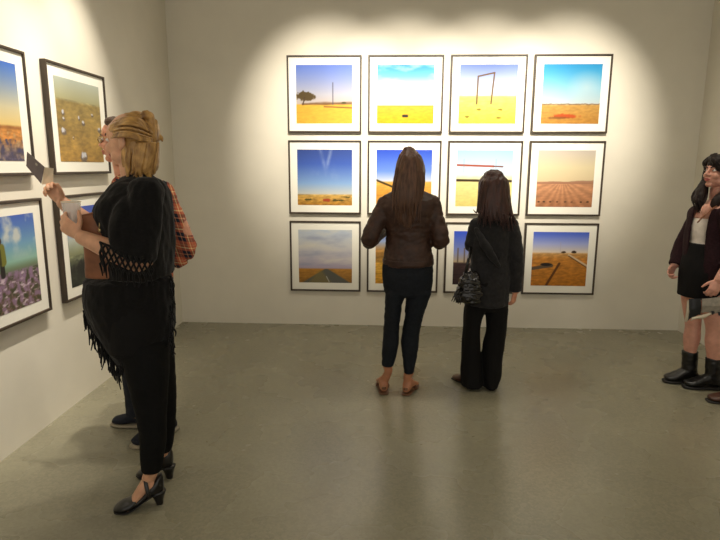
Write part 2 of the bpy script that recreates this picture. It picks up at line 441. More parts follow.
def p_beam():
    im = grad([(0, (222, 206, 120)), (.45, (226, 212, 146)), (.5, (216, 214, 170)), (.58, (206, 222, 236)), (1, (150, 192, 238))])
    im = tex(im, N_GRASS*(vv < .55), .06)
    im = put(im, bar(0, .465, .98, .455, .022), (64, 52, 34)); im = put(im, bar(0, .735, .66, .715, .017), (158, 74, 50)); im = put(im, bar(.66, .715, .82, .71, .012), (110, 56, 40))
    for x in (.13, .7): im = put(im, bar(x, .6, x, .84, .004), (130, 140, 160))
    return im
def p_plain():
    im = grad([(0, (170, 116, 80)), (.43, (200, 146, 108)), (.455, (216, 196, 158)), (.7, (220, 206, 168)), (1, (196, 186, 176))])
    a = np.arctan2(uu-.45, .5-vv)
    im = tex(im, (np.sin(a*22)+N_GRASS*1.5)*(vv < .44), .07)
    im = put(im, below(.455+.02*N_SOFT+.02*np.abs(uu-.4), .01)*(vv > .41)*.8, (160, 116, 92))
    for x in (.05, .14, .26, .38, .52, .63, .8, .92): im = put(im, blob(x, .09, .025, .016, .5, .5), (74, 50, 36))
    return im
def p_road():
    im = grad([(0, (140, 100, 44)), (.26, (176, 124, 50)), (.28, (168, 156, 176)), (.45, (186, 180, 190)), (.7, (196, 196, 196)), (1, (176, 188, 204))])
    im = put(im, np.clip(N_WIDE*1.6, 0, 1)*(vv > .3)*.6, (214, 210, 196)); im = put(im, np.clip(-N_WIDE*1.4-.1, 0, 1)*(vv > .32)*.6, (140, 148, 176))
    im = tex(im, N_GRASS*(vv < .26), .15)
    w = np.clip((.26-vv)/.26, 0, 1); im = put(im, np.clip((.06+w*.42-abs(uu-.52+w*.0))/.05, 0, 1)*(vv < .262), (88, 88, 80))
    im = put(im, np.clip((.05+w*.2-abs(uu-.4))/.08, 0, 1)*(vv < .24)*.5, (140, 120, 60)); return put(im, bar(.57, .02, .52, .12, .006), (190, 190, 184))
def p_golden():
    im = grad([(0, (196, 140, 40)), (.35, (206, 158, 60)), (.5, (150, 110, 50)), (.62, (190, 140, 70)), (.8, (150, 170, 210)), (1, (90, 110, 170))])
    im = tex(im, N_GRASS*(vv < .65), .2); return put(im, np.clip(1-abs(vv-.25)/.02, 0, 1)*.6, (230, 190, 90))
def p_poles():
    im = grad([(0, (52, 38, 40)), (.40, (64, 46, 46)), (.43, (190, 170, 140)), (.6, (140, 150, 200)), (1, (52, 82, 206))])
    im = tex(im, N_GRASS*(vv < .41), .2)
    for x in (.08, .2, .32, .44, .56, .7, .84): im = put(im, bar(x, .42, x, .68, .012), (110, 96, 84))
    return im
def p_path():
    im = grad([(0, (176, 112, 36)), (.5, (186, 124, 52)), (.6, (196, 150, 90)), (.63, (222, 208, 190)), (.78, (160, 170, 220)), (1, (64, 92, 200))])
    im = tex(im, N_GRASS*(vv < .62), .2)
    im = put(im, bar(0, .32, .36, .38, .03), (92, 76, 60)); im = put(im, blob(.26, .40, .12, .035, .3), (36, 30, 28))
    im = put(im, bar(.28, 0, .5, .42, .022), (96, 58, 26)); im = put(im, bar(.66, .58, 1, .38, .018), (206, 184, 150)); im = put(im, bar(.66, .56, 1, .35, .01), (110, 70, 36))
    im = put(im, blob(.75, .64, .05, .03, .3, .4), (60, 44, 34)); im = put(im, blob(.56, .63, .05, .02, .3, .4), (70, 50, 36)); return put(im, bar(.5, .63, .5, .82, .003), (170, 160, 180))
def p_shrubs():
    im = grad([(0, (92, 84, 104)), (.12, (110, 92, 92)), (.22, (196, 130, 60)), (.34, (204, 140, 66)), (.37, (236, 206, 130)), (.55, (214, 206, 170)), (1, (64, 116, 214))])
    im = tex(im, N_GRASS*(vv < .36), .35); im = put(im, np.clip(N_FINE*2-.1, 0, 1)*(vv < .22), (70, 66, 96))
    im = put(im, np.clip(-N_FINE*2-.2, 0, 1)*(vv < .3)*.6, (196, 170, 130)); return put(im, np.clip(1-abs(vv-.335-.02*N_SOFT)/.03, 0, 1)*.7, (150, 90, 40))
def p_debris():
    im = grad([(0, (176, 136, 62)), (.72, (160, 138, 80)), (.76, (176, 172, 130)), (1, (186, 196, 184))])
    im = tex(im, N_GRASS*(vv < .75), .16); im = tex(im, N_SOFT*(vv < .75), .2)
    for x, y, r, t in ((.12, .60, .035, .03), (.10, .38, .06, .05), (.13, .52, .03, .02), (.55, .50, .05, .03), (.46, .56, .02, .03), (.78, .62, .03, .015), (.50, .08, .09, .075), (.93, .44, .05, .04), (.3, .3, .02, .01)):
        im = put(im, blob(x+.01, y-.02, r, t, .3, .2), (110, 96, 84)); im = put(im, blob(x, y, r*.7, t*.7, .5, .8), (212, 212, 220))
    return im
def p_flowers():
    im = grad([(0, (112, 92, 72)), (.38, (128, 108, 122)), (.44, (120, 140, 110)), (.52, (150, 196, 180)), (.7, (120, 170, 206)), (1, (70, 104, 200))])
    im = put(im, np.clip(N_SOFT*2.2+.15, 0, 1)*np.clip((vv-.5)*4, 0, 1)*.85, (226, 228, 216))
    im = put(im, np.clip(N_FINE*3, 0, 1)*(vv < .42)*.8, (158, 130, 164)); im = put(im, np.clip(-N_FINE*3-.1, 0, 1)*(vv < .42)*.8, (70, 78, 50))
    im = put(im, np.clip(N_GRASS*3-.6, 0, 1)*(vv < .4), (214, 196, 210))
    x = .46
    im = put(im, bar(x-.02, .40, x-.02, .55, .035), (46, 44, 44)); im = put(im, bar(x, .54, x-.01, .68, .05), (126, 128, 56)); im = put(im, bar(x-.04, .52, x-.04, .66, .02), (66, 64, 40))
    return put(im, blob(x-.02, .755, .028, .04, .3), (60, 44, 36))
def p_dusk():
    im = grad([(0, (52, 56, 48)), (.25, (70, 74, 64)), (.42, (150, 156, 120)), (.6, (196, 206, 200)), (.75, (110, 140, 214)), (1, (70, 96, 200))])
    im = tex(im, N_GRASS*(vv < .4), .25); return put(im, blob(.3, .2, .3, .14, .5, .4), (44, 46, 44))

def framed(name, label, group, paint, ctr, out, w, h, ink=1.0, dep=.032, bw=.0165, pw=.53, ph=.53):
    """out: unit vector off the wall; local x runs right as you face it"""
    out = V(out); rgt = V((0, 0, 1)).cross(out); up = V((0, 0, 1))
    root = thing(name, label, 'framed photograph', ctr, group)
    def bx(k, x0, x1, z0, z1, d0, d1):
        b = len(k.v)
        for d in (d0, d1):
            for x, z in ((x0, z0), (x1, z0), (x1, z1), (x0, z1)): k.v.append(tuple(V(ctr)+rgt*x+up*z+out*d))
        k.f += [tuple(b+i for i in q) for q in ((3, 2, 1, 0), (4, 5, 6, 7), (0, 1, 5, 4), (1, 2, 6, 5), (2, 3, 7, 6), (3, 0, 4, 7))]
    k = Vol()                                              # mitred moulding
    prof = [(0, .001), (0, dep-.002), (.002, dep), (bw-.003, dep), (bw, dep-.003), (bw, .001)]
    rs = []
    for sx, sz in ((-1, -1), (1, -1), (1, 1), (-1, 1), (-1, -1)):
        rs.append([V(ctr)+rgt*sx*(w/2-a)+up*sz*(h/2-a)+out*d for a, d in prof])
    k.rings(rs, cap=False)
    fo = k.build('frame', MT['frame'], root, smooth=False)
    k = Vol(); bx(k, -w/2+bw*.6, w/2-bw*.6, -h/2+bw*.6, h/2-bw*.6, .002, dep-.010); k.build('mat_board', MT['mat'], root, smooth=False)
    # the print: a fine sheet with its inks
    vs = [tuple(rgt*(x-.5)*pw+up*(y-.5)*ph+out*(dep-.0085)) for y in vv[:, 0] for x in uu[0]]
    fs = [(j*NP+i, j*NP+i+1, (j+1)*NP+i+1, (j+1)*NP+i) for j in range(NP-1) for i in range(NP-1)]
    b = len(vs); e = [0, NP-1, NP*NP-1, NP*(NP-1)]
    vs += [tuple(V(vs[i])-out*.0014) for i in e]; fs += [(b+3, b+2, b+1, b)]
    me = bpy.data.meshes.new('photo_print'); me.from_pydata(vs, [], fs); me.update()
    at = me.color_attributes.new('ink', 'FLOAT_COLOR', 'POINT')
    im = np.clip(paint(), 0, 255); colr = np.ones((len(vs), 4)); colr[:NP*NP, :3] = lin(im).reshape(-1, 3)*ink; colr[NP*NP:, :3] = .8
    at.data.foreach_set('color', colr.ravel())
    link_mesh(me, 'photo_print', MT['print'], root, smooth=False)
    return root

GX, GZ, ZT, FW_, FH_ = .0634, .0705, 2.5986, .70, .7014
back = [
    [('framed photo of a round tree and a lone pole on yellow sand', p_tree), ('framed photo of a tiny dark box on a yellow plain under white glare', p_box),
     ('framed photo of a wooden goal post standing in pale sand', p_posts), ('framed photo of a red mound on a tan plain under bright cyan sky', p_mound)],
    [('framed photo of a deep blue sky with a funnel-shaped wisp of cloud', p_streak), ('framed photo of blue cloudy sky and orange dunes behind the long-haired woman', p_clouds),
     ('framed photo of a long red beam across pale sky, behind the dark-jacketed woman', p_beam), ('framed photo of a hazy beige sky over a pinkish stony plain', p_plain)],
    [('framed photo of a grey road under pale lavender clouds', p_road), ('framed photo of golden ground mostly hidden behind the long-haired woman', p_golden),
     ('framed photo of a row of poles over dark ground, beside the black handbag', p_poles), ('framed photo of a car and dirt tracks on orange-brown earth', p_path)]]
for r in range(3):
    for c in range(4):
        x = c*(FW_+GX)+FW_/2; z = ZT-r*(FH_+GZ)-FH_/2
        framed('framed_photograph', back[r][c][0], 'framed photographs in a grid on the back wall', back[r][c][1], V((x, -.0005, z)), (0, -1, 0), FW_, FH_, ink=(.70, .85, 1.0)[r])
lf = [(-1.703, 1.866, 'framed photo of white debris scattered over a golden field', p_debris), (-2.607, 1.866, 'framed photo of blue sky over orange shrubs, cut by the picture edge', p_shrubs),
      (-2.583, 1.052, 'framed photo of a figure standing among purple flowers', p_flowers), (-1.708, 1.052, 'framed photo with blue sky half hidden behind the tan clutch', p_dusk)]
for y, z, lb, pf in lf:
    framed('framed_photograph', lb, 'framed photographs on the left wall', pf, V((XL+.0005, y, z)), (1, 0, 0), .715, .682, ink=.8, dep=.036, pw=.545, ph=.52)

# ------------------------------------------------------------------ lights: track spots over the pictures, plus added fill spots
def spot(name, loc, aim, power, size, blend=.6, col=(1, .905, .76), rad=.03):
    l = bpy.data.lights.new(name, 'SPOT'); l.energy = power; l.spot_size = math.radians(size); l.spot_blend = blend; l.color = col; l.shadow_soft_size = rad
    o = bpy.data.objects.new(name, l); C.objects.link(o); o.location = loc
    o.rotation_euler = (V(aim)-V(loc)).to_track_quat('-Z', 'Y').to_euler(); return o
for c in range(4):
    x = c*(FW_+GX)+FW_/2
    spot('track_spot', (x, -2.25, 3.62), (x*.94+.08, 0, 1.98), 410, 43, 1.0)
spot('track_spot', (XR-1.1, -2.1, 3.62), (XR, -2.1, 1.6), 75, 70, 1.0)  # weak spot added to brighten the right wall
for y in (-1.78, -2.5, -3.25):
    spot('track_spot', (XL+.9, y, 3.62), (XL, y, 1.72), 185, 50, .95)
for x in (.55, 2.35):  # unseen downward spots, added as soft fill for floor and walls
    spot('fill_spot', (x, -1.75, CEIL-.06), (x, -1.75, 0), 52, 140, 1.0, rad=.16)
w = bpy.data.worlds.new('gallery_ambient'); bpy.context.scene.world = w; w.use_nodes = True
w.node_tree.nodes['Background'].inputs[0].default_value = (1, .935, .83, 1); w.node_tree.nodes['Background'].inputs[1].default_value = .78
vs_ = bpy.context.scene.view_settings
vs_.view_transform = 'Standard'; vs_.look = 'None'; vs_.gamma = 1; vs_.use_curve_mapping = False; vs_.exposure = 0.32


# ================================================================== people
def arm_path(*pts): return [V(p) for p in pts]

# ---------------- long-haired woman seen from behind
def long_haired_woman():
    Y = -1.70
    root = thing('person', 'woman with long straight brown hair in brown leather jacket, seen from behind', 'person', (1.02, Y, 0))
    hips = [H(384, 431.5, 292, Y+.01, .118), H(382, 433, 277, Y, .122), H(382.5, 433, 262, Y+.01, .11)]
    trunk = [H(384, 432, 252, Y+.01, .105), H(386, 431, 238, Y+.01, .098), H(384, 434, 222, Y+.005, .105), H(380, 437, 207, Y, .108), H(382, 435, 197, Y+.005, .085), H(392, 424, 191, Y+.01, .06)]
    legL = [H(385, 407, 292, Y, .10), H(385, 402.4, 303, Y, .094), H(384.2, 400.8, 316, Y, .085), H(383.5, 399.2, 328, Y, .072), H(383, 399, 336, Y-.005, .062), H(382.4, 398.6, 344, Y-.015, .062), H(381.8, 396.6, 354, Y-.015, .055), H(381.8, 393.6, 365.5, Y-.012, .045)]
    legR = [H(408, 431.5, 292, Y, .10), H(405.4, 427.5, 303, Y, .094), H(404.6, 423.4, 316, Y, .085), H(402.8, 420.4, 328, Y, .072), H(401.2, 419.3, 338, Y-.005, .063), H(401.2, 418.6, 347, Y-.015, .062), H(402.4, 416.6, 358, Y-.015, .055), H(404, 413.8, 372.5, Y-.012, .045)]
    k = Vol(); k.loft(hips, ends=(.3, .2)); k.loft(legL, ends=(.6, .05)); k.loft(legR, ends=(.6, .05))
    k.solid('trousers', MT['jeans'], root, .006, 5, wr(.0035, (14, 14, 26), 3))
    # jacket
    shL, elL = W(386, 204, Y+.02), W(369, 240, Y-.03); wrL = elL+V((.10, .22, .045))
    shR, elR = W(431.5, 203.5, Y+.02), W(441, 241, Y-.03); wrR = elR+V((-.11, .22, .05))
    k = Vol()
    k.loft([H(383, 433.5, 265, Y+.01, .124), H(383, 433.5, 258, Y+.01, .12)]+trunk[1:], ends=(.08, .3))
    for s, e, w_ in ((shL, elL, wrL), (shR, elR, wrR)):
        k.tube([s+V((0, 0, .005)), s.lerp(e, .45), e, e.lerp(w_, .5), w_], [.060, .061, .058, .050, .043], n=18, ends=(.8, .1))
    k.tube([W(395, 192, Y-.03), W(408, 190, Y-.045), W(421, 192, Y-.03)], [.022, .026, .022])
    def dj(p, a=wr(.006, (9, 9, 22), 5), b=wr(.003, (40, 40, 50), 8)):
        return a(p)+b(p)
    jk = k.solid('jacket', MT['leather'], root, .006, 4, dj)
    k = Vol(); st = [H(382.4, 434, 259, Y+.01, .126), H(382.6, 434, 263.5, Y+.01, .127)]
    k.loft(st, ends=(.05, .05)); k.build('waistband', MT['leather'], jk, root.location)
    # body
    k = Vol(); f = V((.10, 1, 0)).normalized(); hc = W(409, 166, Y+.03)
    T, r, fd, u = head(k, hc, f, s=1.02)
    k.tube([W(408, 196, Y+.01), W(408.5, 182, Y+.015)], [.058, .054], n=18)
    k.loft(scl(hips, .9), ends=(.3, .2)); k.loft(scl(trunk, .88), ends=(.3, .3))
    for st, ank, heel, toe in ((legL, W(388.2, 372, Y-.015), FL(384, 394.5), FL(384, 394.5)+V((-.02, .235, 0))), (legR, W(407.2, 378, Y-.015), FL(405.5, 395.5), FL(405.5, 395.5)+V((.075, .2, 0)))):
        k.loft(scl(st, .86), ends=(.4, .2))
        h = V((heel.x, heel.y, 0)); tt = V((toe.x, toe.y, 0)); ff = (tt-h).normalized()
        k.tube([st[-1][0], ank, h+ff*.055+V((0, 0, .075))], [.036, .028, .033], n=16); foot(k, h+V((0, 0, .014)), tt+V((0, 0, .014)))
    for s, e, w_, sd in ((shL, elL, wrL, 1), (shR, elR, wrR, -1)):
        k.tube([s, s.lerp(e, .5), e, w_], [.045, .044, .042, .03], n=14)
        d = (w_-e).normalized(); hand(k, w_+d*.02, d, V((sd, 0, -.2)), V((0, .3, 1)), curl=((.45, .8, .5),)*4, s=.92)
    k.solid('body', MT['skin_tan'], root, .004, 3)
    face_parts(T, r, fd, u, root, MT['brown_hair'])
    for hx, toe in ((FL(384, 394.5), V((-.02, .235, 0))), (FL(405.5, 395.5), V((.075, .2, 0)))):
        h = V((hx.x, hx.y, 0)); ff = toe.normalized(); rr = ff.cross(V((0, 0, 1))); ln = toe.length
        k = Vol()
        k.loft([(h+ff*(ln*t)+V((0, 0, .007)), rr*wd, V((0, 0, .0065))) for t, wd in ((-.03, .030), (.15, .037), (.45, .036), (.75, .047), (1.0, .034))], ends=(1.5, 1.5))
        sd = k.build('sandal', MT['sandal'], root)
        k = Vol(); k.tube([h+ff*ln*.55+rr*.042+V((0, 0, .014)), h+ff*ln*.62+V((0, 0, .075)), h+ff*ln*.55-rr*.042+V((0, 0, .014))], .011, flat=.45)
        k.tube([h+ff*ln*.30+rr*.038+V((0, 0, .03)), h-ff*.012+V((0, 0, .05)), h+ff*ln*.30-rr*.038+V((0, 0, .03))], .010, flat=.5)
        k.build('sandal_strap', MT['sandal'], sd, root.location)
    # hair
    k = Vol()
    k.loft([H(404, 412, 227, Y-.105, .012), H(399, 413, 220, Y-.11, .018), H(396.5, 415.5, 210, Y-.105, .022), H(393, 420, 198, Y-.085, .042), H(392.5, 424, 188, Y-.045, .075), H(394.5, 425, 176, Y-.015, .10), H(396, 424.3, 166, Y+.0, .112), H(398.5, 421.5, 157, Y+.005, .10), H(403, 415, 150, Y+.01, .06)], per=6, n=36, ends=(.6, .6))
    hb = k.solid('hair', MT['brown_hair'], root, .0045, 3, strands(.0045, (60, 60, 5), 2))
    k = Vol(); rnd = random.Random(3)
    for i in range(80):
        u0 = rnd.uniform(-1, 1); y0 = Y-.02-.09*math.sqrt(max(0, 1-u0*u0))
        ue = 407+u0*11+rnd.uniform(-5, 5); ve = rnd.uniform(203, 230)-abs(u0)*8
        a = W(409.5+u0*11.5, 160+abs(u0)*5, y0+.01); b = W(409.5+u0*15.2, 178, y0-.012); c = W(407.5+u0*15.0, 197, y0-.035); d = W(ue, ve, Y-.125+abs(u0)*.02)
        k.tube([a, b, c, d], [.004, .0085, .0075, .0015], per=5, n=6)
    k.build('loose_locks', MT['brown_hair'], hb, root.location)

# ---------------- dark-jacketed woman with the handbag
def dark_jacket_woman():
    Y = -1.56
    root = thing('person', 'shorter dark-haired woman in charcoal jacket and flared black trousers, seen from behind', 'person', (1.65, Y, 0))
    hips = [H(464.5, 507.5, 306, Y, .118), H(465, 508.5, 292, Y, .12), H(468, 508, 276, Y, .11)]
    legL = [H(464, 487, 308, Y, .10), H(463.2, 482.5, 318, Y, .095), H(462.7, 480, 330, Y, .085), H(461.6, 480.2, 344, Y, .082), H(461, 481, 358, Y-.005, .085), H(460.6, 481.8, 372, Y-.01, .095), H(461.2, 483, 384.5, Y-.01, .105)]
    legR = [H(485, 507.5, 308, Y, .10), H(485.6, 506.8, 318, Y, .095), H(485.8, 506.2, 330, Y, .085), H(483, 504.4, 344, Y, .082), H(482, 502.6, 358, Y-.005, .085), H(482, 501.4, 372, Y-.01, .095), H(482.5, 496.5, 385.5, Y-.01, .10)]
    k = Vol(); k.loft(hips, ends=(.3, .2)); k.loft(legL, ends=(.6, .03)); k.loft(legR, ends=(.6, .03))
    k.solid('trousers', MT['black'], root, .006, 4, wr(.006, (16, 16, 5), 4))
    trunk = [H(464.5, 508.5, 304, Y+.0, .125), H(466, 509.5, 290, Y, .125), H(469, 511, 272, Y, .115), H(471, 511.5, 255, Y+.005, .106), H(471.5, 512.5, 240, Y+.005, .106), H(473, 512.5, 227, Y+.01, .1), H(476, 511, 219, Y+.01, .08), H(485, 504, 213, Y+.01, .056)]
    shL, elL = W(477.5, 225, Y+.02), W(471.5, 245, Y+.03); wrL = elL+V((.06, .20, -.03))
    shR, elR = W(510.5, 224, Y), W(516, 258, Y-.03); wrR = W(515.5, 291, Y+.0)
    k = Vol(); k.loft(trunk, ends=(.06, .3))
    k.tube([shL, shL.lerp(elL, .5), elL, elL.lerp(wrL, .5), wrL], [.056, .055, .05, .045, .042], n=18, ends=(.8, .1))
    k.tube([shR, shR.lerp(elR, .5), elR, elR.lerp(wrR, .5), wrR], [.058, .058, .056, .052, .046], n=18, ends=(.8, .1))
    k.tube([W(483, 217, Y-.03), W(494, 214, Y-.05), W(506, 217, Y-.03)], [.02, .026, .02])
    k.tube([W(476, 229, Y-.085), W(484, 243, Y-.125), W(492, 256, Y-.135), W(499, 266, Y-.12)], [.018, .030, .030, .012], flat=.7)
    def dj(p, a=wr(.007, (8, 8, 15), 9), b=wr(.0025, (34, 34, 34), 3)): return a(p)+b(p)
    k.solid('jacket', MT['charcoal'], root, .006, 3, dj)
    k = Vol(); hc = W(494.5, 189, Y+.04); f = V((-.25, 1, .05))
    T, r, fd, u = head(k, hc, f, s=.98)
    k.tube([W(494, 218, Y+.015), W(494.2, 203, Y+.02)], [.055, .05], n=18)
    k.loft(scl(hips, .88), ends=(.3, .2)); k.loft(scl(trunk, .84), ends=(.3, .3))
    feet = []
    for st, heel, tv in ((legL, V((st_x(legL)+.04, Y-.03, .012)), V((-.14, .17, 0))), (legR, V((st_x(legR), Y-.05, .012)), V((.03, .23, 0)))):
        k.loft([(c, a.normalized()*min(a.length*.7, .075), b.normalized()*min(b.length*.7, .075)) for c, a, b in st[:4]]+[(st[5][0], V((.04, 0, 0)), V((0, .04, 0)))], ends=(.4, .2))
        k.tube([st[4][0], st[5][0], heel+tv.normalized()*.05+V((0, 0, .07))], [.05, .04, .036], n=14)
        foot(k, heel, heel+tv); feet.append((heel, tv))
    k.tube([shL, elL, wrL], [.036, .034, .03]); k.tube([shR, elR, wrR], [.038, .036, .028])
    hand(k, wrL+V((0, .02, -.005)), wrL-elL, V((.9, 0, -.3)), V((0, .3, 1)), curl=((.5, .8, .5),)*4, s=.88)
    hand(k, wrR+V((-.002, 0, -.008)), V((-.12, .12, -1)), V((-.7, .6, 0)), V((.3, 1, 0)), curl=((.55, .75, .5), (.6, .8, .5), (.65, .85, .5), (.7, .9, .5)), s=.86)
    k.solid('body', MT['skin_pink'], root, .004, 3)
    face_parts(T, r, fd, u, root, MT['dark_hair'])
    for heel, tv in feet:
        h = heel.copy(); h.z = 0; k = Vol(); foot(k, h+V((0, 0, .008)), h+tv*1.06+V((0, 0, .008)), grow=.005)
        ff = tv.normalized(); rr = ff.cross(V((0, 0, 1)))
        sh = k.build('shoe', MT['brownshoe'], root)
        k = Vol(); k.loft([(h+ff*(tv.length*t)+V((0, 0, .007)), rr*wd, V((0, 0, .007))) for t, wd in ((-.02, .028), (.3, .034), (.75, .046), (1.08, .034))], ends=(1, 1)); k.build('sole', MT['darksole'], sh, root.location)
    k = Vol()
    k.loft([H(489, 505, 220, Y-.09, .02), H(483, 509, 214, Y-.075, .04), H(478.8, 511, 206, Y-.04, .08), H(478, 510, 199, Y-.005, .105), H(478.6, 509.3, 189, Y+.015, .118), H(479.8, 508, 181, Y+.02, .112), H(484, 503.5, 175.5, Y+.02, .085)], per=6, n=36, ends=(.5, .6))
    hb = k.solid('hair', MT['dark_hair'], root, .0045, 3, strands(.006, (46, 46, 7), 6))
    k = Vol(); rnd = random.Random(5)
    for i in range(120):
        u0 = rnd.uniform(-1, 1); y0 = Y+.01-.10*math.sqrt(max(0, 1-u0*u0)); w1 = rnd.uniform(-3, 3)
        k.tube([W(494+u0*12, 181, y0+.01), W(494+u0*15.5, 196, y0-.012), W(494.5+u0*16.2+w1*.6, 212, y0-.03), W(495+u0*18+w1*1.6, rnd.uniform(210, 229)+u0*4, y0-.035)], [.004, .007, .0065, .0015], per=5, n=6)
    k.build('loose_locks', MT['dark_hair'], hb, root.location)

    # her handbag hangs at her left side
    B = Y-.145
    bag = thing('handbag', 'slouchy black leather handbag hanging at the dark-jacketed woman\'s left side', 'handbag', W(467, 302, B))
    k = Vol()
    k.loft([H(456.5, 480.5, 302, B, .045), H(455, 482, 296, B, .06), H(457.5, 482, 287, B, .062), H(461, 480, 278, B, .048), H(464, 477, 273, B, .03)], per=6, n=32, ends=(.3, .4), ex=2.6)
    def db(p, a=wr(.014, (16, 16, 24), 2), b=wr(.005, (50, 50, 60), 7)): return a(p)+b(p)
    bb = k.solid('bag_body', MT['bag'], bag, .005, 2, db)
    k = Vol(); k.tube([W(465, 276, B-.01), W(468, 262, B-.03), W(470.0, 253, B+.03), W(471, 247, B+.11), W(473, 248, B+.21), W(472, 262, B+.21), W(469, 275, B+.05)], .011, flat=.35, hint=(1, .2, 0)); k.build('strap', MT['bag'], bag)
    k = Vol(); k.tube([W(459, 285, B-.055), W(468, 282, B-.078), W(479, 284, B-.06)], .010, flat=.4, hint=(0, 0, 1)); k.tube([W(457.5, 294, B-.055), W(468, 292, B-.08), W(480, 294, B-.06)], .008, flat=.4, hint=(0, 0, 1)); k.build('buckle_strap', MT['bag'], bag)
    for q in range(5):
        k = Vol(); a = W(457+q*1.0, 290+q*.8, B-.05+q*.003); k.tube([a, a+V((-.02+q*.004, -.01, -.04)), a+V((-.035+q*.008, -.01, -.075))], [.005, .0045, .003]); k.build('tassel', MT['bag'], bag)

def st_x(leg): return leg[-1][0].x

# ---------------- heels and shoes
def heel_shoe(root, heel, toe, lift, name='shoe'):
    """strapped heeled shoe round a foot lying heel->toe"""
    f = toe-heel; f.z = 0; ln = f.length; f.normalize(); r = f.cross(V((0, 0, 1)))
    def P(t, s, z): return heel+f*(ln*t)+r*s+V((0, 0, z))
    k = Vol()   # vamp
    k.loft([(P(t, 0, (a+b)/2), r*w_, V((0, 0, (b-a)/2))) for t, a, b, w_ in ((.55, lift*.32, lift*.32+.052, .040), (.68, lift*.08+.004, .052, .046), (.82, .003, .046, .046), (.93, .003, .037, .037), (1.0, .004, .026, .024))], per=4, n=22, ends=(.15, .8), ex=2.4)
    sh = k.build(name, MT['shoe'], root)
    k = Vol()   # counter
    k.loft([(P(t, 0, (a+b)/2), r*w_, V((0, 0, (b-a)/2))) for t, a, b, w_ in ((-.03, lift+.0, lift+.095, .022), (.05, lift-.002, lift+.085, .033), (.15, lift-.006, lift+.062, .038), (.28, lift*.88, lift*.88+.045, .040), (.42, lift*.62, lift*.62+.03, .040), (.56, lift*.32, lift*.32+.03, .041))], per=4, n=22, ends=(.5, .2), ex=2.6)
    k.build('counter', MT['shoe'], sh, root.location)
    k = Vol(); k.loft([(P(.035, 0, 0.0), r*.016, f*.016), (P(.05, 0, lift*.4), r*.019, f*.021), (P(.06, 0, lift+.006), r*.030, f*.036)], per=4, n=18, ends=(0, 0), ex=2.6); k.build('heel', MT['shoe'], sh, root.location)
    k = Vol(); k.loft([(P(t, 0, z), r*w_, V((0, 0, .005))) for t, z, w_ in ((.0, lift, .028), (.2, lift*.93, .036), (.42, lift*.55, .035), (.62, lift*.12+.005, .042), (.8, .005, .048), (1.0, .006, .027))], per=4, n=20, ends=(.8, 1.6), ex=2.4); k.build('sole', MT['darksole'], sh, root.location)
    k = Vol(); zc = lift*.75+.085
    pts = [P(.27+.16*math.sin(a)*.0+.05*math.cos(a*2)*.0+.05*math.sin(a), .046*math.cos(a), zc-.045+.064*math.sin(a)) for a in np.linspace(-.3, math.pi+.3, 13)]
    k.tube(pts, .009, per=2, flat=.45, hint=tuple(f)); k.build('strap', MT['shoe'], sh, root.location)

